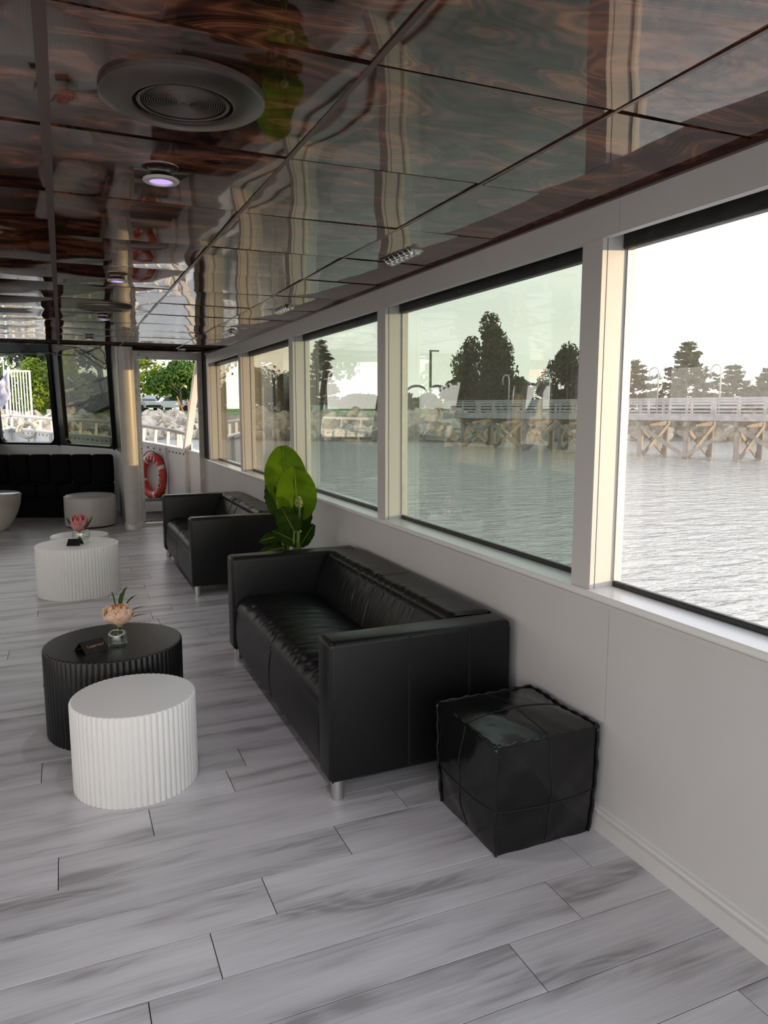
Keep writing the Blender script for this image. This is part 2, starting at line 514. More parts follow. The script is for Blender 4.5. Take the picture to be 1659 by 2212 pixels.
# ------------------------------------------------------------------ mesh helpers
class MB:
    def __init__(s):
        s.v = []
        s.f = []

    def add(s, vs, fs):
        o = len(s.v)
        s.v += [tuple(p) for p in vs]
        s.f += [tuple(i + o for i in f) for f in fs]
        return s

    def box(s, x0, x1, y0, y1, z0, z1):
        return s.add([(x0, y0, z0), (x1, y0, z0), (x1, y1, z0), (x0, y1, z0), (x0, y0, z1), (x1, y0, z1), (x1, y1, z1), (x0, y1, z1)],
                     [(0, 3, 2, 1), (4, 5, 6, 7), (0, 1, 5, 4), (1, 2, 6, 5), (2, 3, 7, 6), (3, 0, 4, 7)])

    def prism(s, poly, z0, z1):
        n = len(poly)
        vs = [(x, y, z0) for x, y in poly] + [(x, y, z1) for x, y in poly]
        fs = [tuple(range(n - 1, -1, -1)), tuple(range(n, 2 * n))] + [(i, (i + 1) % n, n + (i + 1) % n, n + i) for i in range(n)]
        return s.add(vs, fs)

    def lathe(s, prof, seg=32, flute=None, caps=True, cx=0, cy=0):
        vs = []
        fs = []
        for r, z in prof:
            for k in range(seg):
                a = 2 * PI * k / seg
                rr = r if not flute else r + flute(a, r, z)
                vs.append((cx + rr * math.cos(a), cy + rr * math.sin(a), z))
        for i in range(len(prof) - 1):
            for k in range(seg):
                k2 = (k + 1) % seg
                fs.append((i * seg + k, i * seg + k2, (i + 1) * seg + k2, (i + 1) * seg + k))
        if caps:
            fs.append(tuple(range(seg - 1, -1, -1)))
            fs.append(tuple((len(prof) - 1) * seg + k for k in range(seg)))
        return s.add(vs, fs)

    def tube(s, pts, r, seg=8, closed=False, r2=None):
        pts = [Vector(p) for p in pts]
        n = len(pts)
        vs = []
        fs = []
        prev = None
        for i, p in enumerate(pts):
            if closed:
                d = pts[(i + 1) % n] - pts[i - 1]
            else:
                d = pts[min(i + 1, n - 1)] - pts[max(i - 1, 0)]
            d.normalize()
            if prev is None:
                a = Vector((0, 0, 1)) if abs(d.z) < 0.9 else Vector((1, 0, 0))
                u = d.cross(a).normalized()
            else:
                u = (prev - d * prev.dot(d)).normalized()
            prev = u
            v = d.cross(u)
            rr = r if r2 is None else r + (r2 - r) * i / (n - 1)
            for k in range(seg):
                a = 2 * PI * k / seg
                vs.append(p + u * (rr * math.cos(a)) + v * (rr * math.sin(a)))
        m = n if closed else n - 1
        for i in range(m):
            j = (i + 1) % n
            for k in range(seg):
                k2 = (k + 1) % seg
                fs.append((i * seg + k, i * seg + k2, j * seg + k2, j * seg + k))
        if not closed:
            fs.append(tuple(range(seg - 1, -1, -1)))
            fs.append(tuple((n - 1) * seg + k for k in range(seg)))
        return s.add(vs, fs)

    def beam(s, a, b, wx, wy, upd=(0, 0, 1)):
        """square bar from a to b"""
        a = Vector(a)
        b = Vector(b)
        d = (b - a).normalized()
        u = Vector(upd)
        if abs(d.dot(u)) > 0.98:
            u = Vector((0, 1, 0))
        sx = d.cross(u).normalized() * (wx / 2)
        sy = sx.normalized().cross(d).normalized() * (wy / 2)
        vs = [a - sx - sy, a + sx - sy, a + sx + sy, a - sx + sy, b - sx - sy, b + sx - sy, b + sx + sy, b - sx + sy]
        return s.add(vs, [(0, 3, 2, 1), (4, 5, 6, 7), (0, 1, 5, 4), (1, 2, 6, 5), (2, 3, 7, 6), (3, 0, 4, 7)])

    def grid(s, fn, nu, nv):
        vs = [fn(i / nu, j / nv) for j in range(nv + 1) for i in range(nu + 1)]
        fs = [(j * (nu + 1) + i, j * (nu + 1) + i + 1, (j + 1) * (nu + 1) + i + 1, (j + 1) * (nu + 1) + i) for j in range(nv) for i in range(nu)]
        return s.add(vs, fs)

    def rbox(s, x0, x1, y0, y1, z0, z1, r, seg=3):
        bm = bmesh.new()
        bmesh.ops.create_cube(bm, size=1.0)
        for v in bm.verts:
            v.co = Vector(((x0 + x1) / 2 + v.co.x * (x1 - x0), (y0 + y1) / 2 + v.co.y * (y1 - y0), (z0 + z1) / 2 + v.co.z * (z1 - z0)))
        bmesh.ops.bevel(bm, geom=list(bm.edges), offset=r, segments=seg, profile=0.5, affect='EDGES')
        bm.verts.index_update()
        s.add([v.co.copy() for v in bm.verts], [tuple(v.index for v in f.verts) for f in bm.faces])
        bm.free()
        return s

    def mesh(s, name, mat, smooth=False, angle=None):
        me = bpy.data.meshes.new(name)
        me.from_pydata(s.v, [], s.f)
        me.validate()
        me.update()
        if mat is not None:
            me.materials.append(mat)
        if smooth:
            me.polygons.foreach_set('use_smooth', [True] * len(me.polygons))
            if angle:
                me.set_sharp_from_angle(angle=math.radians(angle))
        return me

    def build(s, name, mat, parent=None, loc=(0, 0, 0), smooth=False, angle=None):
        o = bpy.data.objects.new(name, s.mesh(name, mat, smooth, angle))
        C.objects.link(o)
        o.location = loc
        if parent is not None:
            o.parent = parent
        return o


def put(name, me, parent=None, loc=(0, 0, 0), rot=(0, 0, 0), scale=(1, 1, 1)):
    o = bpy.data.objects.new(name, me)
    C.objects.link(o)
    o.location = loc
    o.rotation_euler = rot
    o.scale = scale
    if parent is not None:
        o.parent = parent
    return o


def empty(name, loc=(0, 0, 0), rz=0):
    o = bpy.data.objects.new(name, None)
    o.empty_display_size = 0.1
    C.objects.link(o)
    o.location = loc
    o.rotation_euler = (0, 0, rz)
    return o


def tag(o, label, cat=None, group=None, kind=None):
    o['label'] = label
    if cat:
        o['category'] = cat
    if group:
        o['group'] = group
    if kind:
        o['kind'] = kind
    return o


def struct(o, label, cat='structure'):
    return tag(o, label, cat, kind='structure')


def copy_tree(o, parent=None):
    c = o.copy()
    C.objects.link(c)
    c.parent = parent
    for ch in o.children:
        copy_tree(ch, c)
    return c


XC = -1.0                       # centre line of the boat


def mir(x):
    return 2 * XC - x


# ================================================================== FLOOR
XW = 1.69
floor = MB().box(mir(1.9), 1.9, -2.2, 14.2, -0.06, -0.004).build('floor', MT['under'])
struct(floor, 'pale grey wood-look plank floor of the saloon', 'floor')
PW = 0.1905
PL = 1.22
known = {-2: 1.078, -1: 1.339, 0: 1.529, 1: 0.509, 2: 0.823, 3: 1.125, 4: 0.217, 5: 0.547, 7: 1.058, 16: 0.83, 21: 0.97, 19: 0.52, 20: 0.685, 24: 0.564, 28: 0.508}
plank_meshes = {}


def plank_mesh(L):
    key = round(L, 3)
    if key not in plank_meshes:
        g = 0.0015
        b = 0.0007
        W = PW
        v = [(g, g, -0.004), (L - g, g, -0.004), (L - g, W - g, -0.004), (g, W - g, -0.004),
             (g, g, -b), (L - g, g, -b), (L - g, W - g, -b), (g, W - g, -b),
             (g + b, g + b, 0), (L - g - b, g + b, 0), (L - g - b, W - g - b, 0), (g + b, W - g - b, 0)]
        f = [(0, 1, 5, 4), (1, 2, 6, 5), (2, 3, 7, 6), (3, 0, 4, 7), (4, 5, 9, 8), (5, 6, 10, 9), (6, 7, 11, 10), (7, 4, 8, 11), (8, 9, 10, 11)]
        m = MB()
        m.add(v, f)
        plank_meshes[key] = m.mesh('plank', MT['plank'])
    return plank_meshes[key]


def bow_x(y):
    """starboard inner boundary of the saloon floor"""
    if y < 9.9:
        return 1.69
    if y < 11.5:
        return 0.70
    return 0.70 - (y - 11.5) * 0.75 / 1.7


rest = MB()
rng = random.Random(5)
for k in range(-20, 58):
    y0 = 1.795 + k * PW
    if y0 + PW > 12.4:
        continue
    xr = bow_x(y0 + PW) if y0 > 9.8 else 1.69
    xj = known.get(k, None)
    if xj is None:
        xj = rng.uniform(0.3, 1.5)
    x = xj
    while x < xr:
        x += PL
    left_vis = -0.75 if y0 < 8 else -1.3
    while x > mir(1.69):
        a = x - PL
        bx = min(x, xr)
        a2 = max(a, mir(1.69))
        if bx - a2 > 0.02:
            if y0 > 0.55 and bx > left_vis:
                put('plank', plank_mesh(bx - a2), floor, (a2, y0, 0.0))
            else:
                rest.add([(a2 + .001, y0 + .001, 0), (bx - .001, y0 + .001, 0), (bx - .001, y0 + PW - .001, 0), (a2 + .001, y0 + PW - .001, 0)], [(0, 1, 2, 3)])
        x -= PL
ro = rest.build('plank_field', MT['plank'], floor)
ro['kind'] = 'stuff'

# ================================================================== CEILING
ZC = 2.19
ceil = MB().box(mir(1.9), 1.9, -0.35, 8.79, ZC + 0.02, ZC + 0.09).build('ceiling', MT['ceil_base'])
struct(ceil, 'glossy dark burl wood panel ceiling', 'ceiling')
TP = 0.612
ROW0 = 1.467 - 2 * TP
rows = [ROW0 + i * TP for i in range(0, 13)]
ROW_END = rows[-1]
cols = [-1.836, -1.224, -0.612, 0.0, 0.612, 1.224, 1.70]
panel_variants = {}


def panel_mesh(wd, var):
    key = (round(wd, 3), var)
    if key not in panel_variants:
        rr = random.Random(var * 7 + 1)
        amp = [0.0050, 0.0038, 0.0026, 0.0062][var]
        tx, ty = rr.uniform(-.0018, .0018), rr.uniform(-.0018, .0018)
        gx = 0.0070
        L = TP - 2 * gx
        W = wd - 2 * gx
        m = MB()
        n = 10

        def fn(u, v):
            sag = amp * (1 - (2 * u - 1) ** 2) * (1 - (2 * v - 1) ** 2) + 0.4 * amp * math.sin(2 * PI * v + var) * math.sin(PI * u) * 0.4
            return (gx + u * W, gx + v * L, -sag + tx * (u - .5) * 2 + ty * (v - .5) * 2)
        m.grid(lambda u, v: fn(u, 1 - v), n, n)
        # edge down-turn upward
        o = len(m.v)
        ring = [i for i in range(n + 1)] + [j * (n + 1) + n for j in range(1, n + 1)] + [n * (n + 1) + i for i in range(n - 1, -1, -1)] + [j * (n + 1) for j in range(n - 1, 0, -1)]
        q = len(ring)
        m.v += [m.v[i] for i in ring] + [(m.v[i][0], m.v[i][1], 0.018) for i in ring]
        for i in range(q):
            j = (i + 1) % q
            m.f.append((o + i, o + q + i, o + q + j, o + j))
        me = m.mesh('ceiling_panel', MT['ceil'])
        me.polygons.foreach_set('use_smooth', [i < n * n for i in range(len(me.polygons))])
        panel_variants[key] = me
    return panel_variants[key]


for ci in range(len(cols) - 1):
    wd = cols[ci + 1] - cols[ci]
    for ri in range(len(rows)):
        if rows[ri] < 0.2 or rows[ri] + TP > 8.8:
            continue
        put('ceiling_panel', panel_mesh(wd, (ci * 3 + ri * 5 + (ri * ri) % 3) % 4), ceil, (cols[ci], rows[ri], ZC))
# rest of ceiling outside the view: broad panels
for (x0, x1, y0, y1) in [(mir(1.7), -1.836, -0.35, 7.6), (-1.836, 1.70, -0.35, rows[0])]:
    MB().box(x0, x1, y0, y1, ZC, ZC + 0.02).build('ceiling_sheet', MT['ceil'], ceil)
MB().box(mir(1.7), -1.836, 7.6, 8.79, ZC, ZC + 0.02).build('ceiling_sheet', MT['ceil'], ceil)
# trims between columns of panels
for x, wd, pr in [(-1.224, .010, .002), (-0.612, .010, .002), (0.0, .024, .006), (0.612, .013, .003), (1.224, .011, .002)]:
    MB().box(x - wd / 2, x + wd / 2, 0.2, 8.79, ZC - pr, ZC + 0.02).build('ceiling_trim', MT['ceil_trim'], ceil)
# forward part of the ceiling rising gently towards the bow
fz0, fz1 = ZC + 0.004, 2.56
fc = MB()
fc.add([(1.9, 8.79, fz0), (mir(1.9), 8.79, fz0), (mir(1.9), 14.4, fz1), (1.9, 14.4, fz1), (1.9, 8.79, fz0 + .08), (mir(1.9), 8.79, fz0 + .08), (mir(1.9), 14.4, fz1 + .08), (1.9, 14.4, fz1 + .08)],
       [(0, 1, 2, 3), (7, 6, 5, 4), (0, 4, 5, 1), (1, 5, 6, 2), (2, 6, 7, 3), (3, 7, 4, 0)])
fc.build('forward_ceiling', MT['ceil'], ceil)
# outer roof shell so that daylight only comes in through the openings
roof = MB().box(mir(2.15), 2.15, -0.4, 9.7, 2.30, 2.36).build('trim_1', MT['white_hull'])
struct(roof, 'white cabin roof above the ceiling panels', 'roof')

# ================================================================== SIDE WALLS
ZS, ZH = 0.865, 2.07
POSTS = [(-1.60, -1.49), (0.22, 0.33), (2.06, 2.165), (3.885, 4.0), (5.72, 5.83), (7.585, 7.69), (9.40, 9.53)]
win_no = [0]
GLASS = {2: 'glass_dusty', 1: 'glass_dusty', 3: 'glass_tint', 4: 'glass_tint', 5: 'glass_amber', 6: 'glass_amber'}


def side_wall(side):
    sb = side == 'right'
    X = (lambda x: x) if sb else mir

    def bx(m, x0, x1, *r):
        a, b = sorted((X(x0), X(x1)))
        return m.box(a, b, *r)
    y0, y1 = -2.2, 9.55
    wl = bx(MB(), 1.70, 1.86, y0, y1 + .2, -0.06, 0.832)
    wall = wl.build('wall_' + side, MT['paint'])
    struct(wall, 'off-white painted saloon wall below the %s windows' % ('starboard' if sb else 'port'), 'wall')
    # facing panels with hairline seams
    seams = [y0, -1.75, 0.1, 1.955, 3.82, 5.66, 7.5, 9.35, y1]
    for a, b in zip(seams[:-1], seams[1:]):
        bx(MB(), 1.692, 1.70, a + .0012, b - .0012, 0.0, 0.834).build('wall_panel', MT['paint'], wall)
    # header boards, seams over the posts
    hs = [y0, -1.5, 0.25, 1.985, 3.9, 5.74, 7.6, y1]
    for a, b in zip(hs[:-1], hs[1:]):
        bx(MB(), 1.69, 1.72, a + .0010, b - .0010, ZH, ZC + 0.01).build('header_board', MT['paint'], wall)
    bx(MB(), 1.72, 1.90, y0, y1 + .2, 2.125, ZC + 0.1).build('header_core', MT['black_gap'], wall)
    # strip of shadow trim between ceiling and header
    bx(MB(), 1.672, 1.69, y0, y1, ZC - 0.012, ZC + 0.01).build('cornice_strip', MT['ceil_trim'], wall)
    # sill with a rounded nose
    sl = MB()
    prof = [(1.674, .839), (1.670, .846), (1.670, .858), (1.674, ZS), (1.815, ZS + .004), (1.815, .832), (1.70, .832)]
    vs = [(X(px), y0, pz) for px, pz in prof] + [(X(px), y1, pz) for px, pz in prof]
    n = len(prof)
    fs = [tuple(range(n)), tuple(range(2 * n - 1, n - 1, -1))] + [(i, n + i, n + (i + 1) % n, (i + 1) % n) for i in range(n)]
    if not sb:
        fs = [tuple(reversed(f)) for f in fs]
    sl.add(vs, fs)
    sl.build('window_sill', MT['sill'], wall)
    lm = bx(MB(), 1.683, 1.692, y0, y1, 0.818, .834)
    lm.build('sill_moulding', MT['paint'], wall)
    # baseboard
    bb = MB()
    prof = [(1.70, 0), (1.679, 0), (1.679, .058), (1.686, .062), (1.686, .066), (1.677, .070), (1.675, .077), (1.679, .085), (1.688, .089), (1.692, .094)]
    vs = [(X(px), y0, pz) for px, pz in prof] + [(X(px), y1, pz) for px, pz in prof]
    n = len(prof)
    fs = [tuple(range(n)), tuple(range(2 * n - 1, n - 1, -1))] + [(i, n + i, n + (i + 1) % n, (i + 1) % n) for i in range(n)]
    if not sb:
        fs = [tuple(reversed(f)) for f in fs]
    bb.add(vs, fs)
    b = bb.build('baseboard_' + side, MT['base'])
    struct(b, 'white moulded baseboard along the %s wall' % ('starboard' if sb else 'port'), 'baseboard')
    # posts
    for i, (a, c) in enumerate(POSTS):
        bx(MB(), 1.712, 1.83, a, c, ZS, 2.125).build('window_post', MT['paint'], wall)
        bx(MB(), 1.708, 1.712, a + .003, c - .003, ZS, ZH + .02).build('post_joint', MT['black_gap'], wall)
        bx(MB(), 1.689, 1.708, a, c, ZS, ZH - .001).build('post_cover', MT['paint'], wall)
    # windows
    for i in range(len(POSTS) - 1):
        a, c = POSTS[i][1], POSTS[i + 1][0]
        win_no[0] += 1
        wn = empty('window_%d' % win_no[0], (X(1.80), (a + c) / 2, ZS))
        which = ['aftmost', 'second from aft', 'third from aft', 'fourth from aft', 'fifth from aft', 'foremost'][i]
        struct(wn, '%s side window of the %s wall with black gasket' % (which, 'starboard' if sb else 'port'), 'window')
        h = (c - a) / 2
        sgn = 1 if sb else -1
        gm = MT[GLASS[i + 1]] if sb else MT['glass_clear']
        MB().box(-.003, .003, -h, h, .012, 1.21).build('pane', gm, wn)
        x0, x1 = sorted((-.028 * sgn, .012 * sgn))
        MB().rbox(x0, x1, -h + .001, h - .001, 1.172, 1.252, .006, 2).build('top_gasket', MT['gasket'], wn)
        x0, x1 = sorted((-.012 * sgn, .010 * sgn))
        MB().rbox(x0, x1, -h + .001, h - .001, 0.002, .024, .005, 2).build('bottom_gasket', MT['gasket'], wn)
        for e in (-h, h - .006):
            MB().box(-.008, .008, e, e + .006, .02, 1.18).build('side_bead', MT['alu'], wn)
    return wall


wall_r = side_wall('right')
wall_l = side_wall('left')

# ================================================================== BOW END: low wall, raked windscreen
ZL = 0.925
BOW = [(0.70, 9.98), (0.70, 11.50), (-0.05, 13.20), (-1.0, 14.0), (mir(-0.05), 13.20), (mir(0.70), 11.50), (mir(0.70), 9.98)]


def offs(p, d):
    """push a plan point outward from the cabin's centre"""
    c = Vector((XC, 10.2))
    v = (Vector(p) - c)
    return tuple(Vector(p) + v.normalized() * d)


wf = MB()
for a, b in zip(BOW[:-1], BOW[1:]):
    ao, bo = offs(a, .10), offs(b, .10)
    wf.prism([b, a, ao, bo], -0.06, ZL - .02)
wf = wf.build('wall_front', MT['paint'])
struct(wf, 'pale grey low wall round the bow seating', 'wall')
for a, b in zip(BOW[:-1], BOW[1:]):
    ai, bi = offs(a, -.03), offs(b, -.03)
    ao, bo = offs(a, .14), offs(b, .14)
    MB().prism([bi, ai, ao, bo], ZL - .02, ZL + .012).build('ledge', MT['sill'], wf)


def rake(p, z):
    """points of the windscreen surface: leans aft with height"""
    t = (z - ZL)
    c = Vector((XC, 9.0))
    v = Vector(p) - c
    k = 0.46 * t
    return Vector((p[0] - 0.10 * k * (1 if p[0] > XC else -1) * abs(p[0] - XC) / 1.6, p[1] - k, z))


def windscreen(a, b, name, label, ztop, gm, m0, m1):
    """one flat raked light: black frame with a round-cornered opening and a pane"""
    root = empty(name, (0, 0, 0))
    struct(root, label, 'window')
    A0, B0 = rake(a, ZL + .01), rake(b, ZL + .01)
    A1, B1 = rake(a, ztop), rake(b, ztop)
    nrm = (B0 - A0).cross(A1 - A0).normalized()
    if nrm.y < 0:
        nrm = -nrm

    def P(u, v, d=0.0):
        p = (A0 * (1 - u) + B0 * u) * (1 - v) + (A1 * (1 - u) + B1 * u) * v
        return p + nrm * d
    Wd = (B0 - A0).length
    Hd = (A1 - A0).length
    u0, u1, v0, v1 = m0 / Wd, 1 - m1 / Wd, 0.02, 0.915
    r = 0.115
    inner = []
    for (cu, cv, a0) in [(u1, v0, -90), (u1, v1, 0), (u0, v1, 90), (u0, v0, 180)]:
        rx, ry = r / Wd, r / Hd
        ccx = cu - rx if cu == u1 else cu + rx
        ccy = cv - ry if cv == v1 else cv + ry
        for i in range(7):
            an = math.radians(a0 + 90 * i / 6)
            inner.append((ccx + rx * math.cos(an), ccy + ry * math.sin(an)))
    outer = []
    for i, (u, v) in enumerate(inner):
        q = i // 7
        j = i % 7
        cor = [(1, 0), (1, 1), (0, 1), (0, 0)][q]
        e1 = [(u, 0), (1, v), (u, 1), (0, v)][q]
        e2 = [(1, v), (u, 1), (0, v), (u, 0)][q]
        outer.append(e1 if j < 3 else (cor if j == 3 else e2))
    n = len(inner)
    m = MB()
    vs = []
    for d in (-.03, .03):
        vs += [P(u, v, d) for u, v in inner] + [P(u, v, d) for u, v in outer]
    fs = []
    for i in range(n):
        j = (i + 1) % n
        fs.append((i, j, n + j, n + i))
        fs.append((2 * n + j, 2 * n + i, 3 * n + i, 3 * n + j))
        fs.append((j, i, 2 * n + i, 2 * n + j))
    m.add(vs, fs)
    m.build('window_frame', MT['black_frame'], root)
    pm = MB()
    pv = [P(u, v, -.004) for u, v in inner] + [P(u, v, .004) for u, v in inner]
    pm.add(pv, [tuple(range(n)), tuple(range(2 * n - 1, n - 1, -1))] + [(i, n + i, n + (i + 1) % n, (i + 1) % n) for i in range(n)])
    pm.build('pane', gm, root)
    tb = MB().tube([P(u, v, -.032) for u, v in inner], .006, 6, closed=True)
    tb.build('gasket_bead', MT['gasket'], root, smooth=True)
    return root


wn0 = win_no[0]
windscreen(BOW[1], BOW[2], 'window_%d' % (wn0 + 1), 'smoked angled bow window with round corners beside the steel column', 2.52, MT['glass_dark'], 0.05, 0.24)
windscreen(BOW[2], BOW[3], 'window_%d' % (wn0 + 2), 'clear bow window with round corners above the black bench', 2.52, MT['glass_clear'], 0.10, 0.06)
windscreen(BOW[3], BOW[4], 'window_%d' % (wn0 + 3), 'clear port bow window next to the centre mullion', 2.52, MT['glass_clear'], 0.06, 0.10)
windscreen(BOW[4], BOW[5], 'window_%d' % (wn0 + 4), 'angled port bow window beside the port column', 2.52, MT['glass_clear'], 0.16, 0.05)
# black mullion covers on the corners of the windscreen and infill beside the columns
for i, p in enumerate(BOW[1:-1]):
    MB().beam(rake(p, ZL), rake(p, 2.54), .10, .05).build('mullion', MT['black_frame'], wf)
for s in (0, 1):
    a, b = BOW[0], BOW[1]
    if s:
        a, b = (mir(a[0]), a[1]), (mir(b[0]), b[1])
    pa, pb = rake(a, ZL), rake(b, ZL)
    ta, tb = rake(a, 2.40), rake(b, 2.40)
    out_ = Vector((0.03 if not s else -0.03, .01, 0))
    m = MB()
    m.add([pa, pb, tb, ta, pa + out_, pb + out_, tb + out_, ta + out_], [(0, 1, 2, 3), (7, 6, 5, 4), (0, 4, 5, 1), (1, 5, 6, 2), (2, 6, 7, 3), (3, 7, 4, 0)])
    m.build('side_infill', MT['black_frame'], wf)

# ================================================================== DOORS at the bow (starboard seen, port mirrored)
YD = 9.93


def door(side, no):
    sb = side == 'starboard'
    X = (lambda x: x) if sb else mir

    def bx(m, x0, x1, *r):
        a, b = sorted((X(x0), X(x1)))
        return m.box(a, b, *r)
    root = empty('door_%d' % no, (0, 0, 0))
    struct(root, 'open aluminium %s doorway leading to the bow deck' % side, 'door')
    bx(MB(), 0.80, 0.875, YD, YD + .08, 0, 2.24).build('door_frame', MT['alu'], root)
    bx(MB(), 1.655, 1.72, YD, YD + .08, 0, 2.24).build('door_frame', MT['alu'], root)
    bx(MB(), 0.875, 1.655, YD, YD + .08, 2.135, 2.24).build('door_head', MT['alu'], root)
    bx(MB(), 0.78, 1.9, YD + .004, YD + .08, 2.24, 2.34).build('door_fascia', MT['black_gap'], root)
    for x in (0.883, 1.640):
        bx(MB(), x - .006, x + .012, YD - .012, YD + .02, 0.03, 2.14).build('door_stop', MT['alu'], root)
    # narrow edge of the leaf folded back outside
    bx(MB(), 0.893, 0.93, YD + .09, YD + .82, 0.05, 2.12).build('door_leaf', MT['alu'], root)
    for z in (0.22, .26, .3, 1.62, 1.68, 1.74, 1.8, .95, 1.0):
        MB().tube([(X(.912), YD + .082, z), (X(.912), YD + .094, z)], .006, 8).build('rivet', MT['black_gap'], root)
    # closer at the head
    bx(MB(), 0.92, 1.12, YD - .055, YD - .001, 2.165, 2.215).build('door_closer', MT['alu'], root)
    MB().tube([(X(1.02), YD - .03, 2.165), (X(1.02), YD - .03, 2.13), (X(1.12), YD + .10, 2.09), (X(.97), YD + .22, 2.07)], .010, 8).build('closer_arm', MT['alu'], root)
    bx(MB(), 0.80, 1.72, YD - .03, YD + .10, 0.0, 0.035).build('threshold', MT['alu'], root)
    # filler between door frame and the foremost window post
    bx(MB(), 1.70, 1.86, 9.53, YD + .08, ZS, 2.24).build('corner_filler', MT['black_gap'], root)
    bx(MB(), 1.695, 1.72, 9.56, YD, 0.0, ZS).build('corner_board', MT['paint'], root)
    return root


door('starboard', 1)
door('port', 2)


# ================================================================== COLUMNS
def column(cx, label, leanx):
    root = empty('support_column', (cx, 9.76, 0))
    tag(root, label, 'column', 'columns by the bow doors')
    top = Vector((leanx, -0.42, 2.26))
    MB().tube([(0, 0, 0.0), top * .25, top * .5, top * .75, top], .096, 32).build('pipe', MT['pipe'], root, smooth=True, angle=40)
    MB().lathe([(.108, 0), (.108, .085), (.102, .095)], 32).build('foot_collar', MT['pipe'], root, smooth=True, angle=40)
    return root


column(0.755, 'round grey painted column left of the open doorway', -0.055)
column(mir(0.755), 'round grey painted column on the port side of the bow', 0.055)
exec_marker = None


# ================================================================== SOFAS
def make_sofa():
    D, L, H = 0.80, 1.87, 0.64
    AW = 0.14
    root = empty('sofa')
    lea = MT['leather']
    rw = random.Random(3)

    def arm(y0, y1, nm='arm'):
        m = MB()
        ny, nx = 1, 1
        m.rbox(0, D, y0, y1, 0.08, H, .022, 4)
        a = m.build(nm, lea, root, smooth=True, angle=60)
        return a
    for (y0, y1, out) in [(0, AW, 0.0), (L - AW, L, L)]:
        a = arm(y0, y1)
        sgn = -1 if out == 0 else 1
        yo = out + sgn * 0.0005
        e = .012
        # piping round the outer face
        MB().tube([(e, yo - sgn * .004, .085), (e, yo - sgn * .004, H - .03), (.03, yo - sgn * .004, H - .010), (D - .03, yo - sgn * .004, H - .010), (D - .010, yo - sgn * .004, H - .03), (D - .010, yo - sgn * .004, .085)], .0035, 6).build('edge_seam', MT['stitch'], a, smooth=True)
        yi = y1 if out == 0 else y0
        MB().tube([(e, yi + sgn * .004, .085), (e, yi + sgn * .004, H - .03), (.03, yi + sgn * .004, H - .010), (D - .20, yi + sgn * .004, H - .010)], .003, 6).build('edge_seam', MT['stitch'], a, smooth=True)
        for x in (0.33, 0.60):
            MB().tube([(x, yo, .10), (x, yo, .4), (x, yo, H - .012)], .0022, 6).build('stitch_line', MT['stitch'], a)
            MB().tube([(x + .008, yo, .10), (x + .008, yo, .4), (x + .008, yo, H - .012)], .0012, 5).build('stitch_line', MT['stitch'], a)
    # seat and front in one sweep
    W0, W1 = AW + .001, L - AW - .001
    prof = []
    for i in range(9):
        prof.append((0.020 - .012 * math.sin(PI * i / 8), 0.08 + .24 * i / 8))
    for i in range(1, 11):
        a = PI - (PI / 2) * i / 10
        prof.append((0.10 + .085 * math.cos(a), 0.318 + .088 * math.sin(a)))
    for i in range(1, 19):
        t = i / 18
        prof.append((0.10 + .46 * t, 0.406 - .035 * t * t + .008 * math.sin(PI * t)))
    wr = []
    for k in range(150):
        yc = rw.uniform(W0 + .05, W1 - .02)
        wr.append((yc, rw.uniform(.004, .009), rw.uniform(15, 21), rw.uniform(2.0, 5.0), rw.uniform(.0016, .0042), rw.uniform(-.05, .05)))
    for k in range(16):
        yc = rw.uniform(W0 + .2, W1 - .2)
        wr.append((yc, rw.uniform(.008, .014), rw.uniform(22, 30), rw.uniform(6, 9), rw.uniform(.002, .004), rw.uniform(-.10, .10)))
    mid = (W0 + W1) / 2
    NY = 300

    def seat_pt(v, i):
        y = W0 + (W1 - W0) * v
        x, z = prof[i]
        d = 0.0
        for yc, wd, sc, sl, am, cv in wr:
            yy = yc + cv * ((i - 17) / 12.0) ** 2
            q = (y - yy) / wd
            if abs(q) < 3:
                d += am * math.exp(-q * q) * math.exp(-((i - sc) / sl) ** 2)
        # seam in the middle, soft pull towards the arms
        s = math.exp(-((y - mid) / .006) ** 2) * .006
        e = math.exp(-((y - W0) / .02) ** 2) * .012 + math.exp(-((y - W1) / .02) ** 2) * .012
        d = d - s - e
        if i < 9:
            return (x - d, y, z)
        if i < 19:
            a = PI - (PI / 2) * (i - 8) / 10
            return (x + d * math.cos(a), y, z + d * math.sin(a))
        return (x, y, z + d)
    m = MB()
    np_ = len(prof)
    vs = [seat_pt(j / NY, i) for j in range(NY + 1) for i in range(np_)]
    fs = [(j * np_ + i, j * np_ + i + 1, (j + 1) * np_ + i + 1, (j + 1) * np_ + i) for j in range(NY) for i in range(np_ - 1)]
    m.add(vs, [tuple(reversed(f)) for f in fs])
    m.build('seat', lea, root, smooth=True)
    # backrest
    bp = []
    for i in range(14):
        t = i / 13
        bp.append((0.50 + .085 * t - .015 * math.sin(PI * t), 0.36 + .245 * t))
    for i in range(1, 9):
        a = PI - PI / 2 * i / 8
        bp.append((0.625 + .045 * math.cos(a), 0.606 + .045 * math.sin(a)))
    for i in range(1, 7):
        bp.append((0.625 + .14 * i / 6, 0.651 - .004 * i / 6))
    for i in range(1, 5):
        a = PI / 2 - PI / 2 * i / 4
        bp.append((0.765 + .03 * math.cos(a), 0.617 + .03 * math.sin(a)))
    bp.append((D - .004, 0.10))
    wb = []
    for k in range(110):
        yc = rw.choice([rw.uniform(W0 + .3, W1), rw.uniform(mid, W1 - .01), rw.uniform(mid - .3, mid + .3)])
        wb.append((yc, rw.uniform(.004, .010), rw.uniform(8, 20), rw.uniform(2.5, 6.0), rw.uniform(.0014, .0040), rw.uniform(-.06, .03)))
    nb = len(bp)

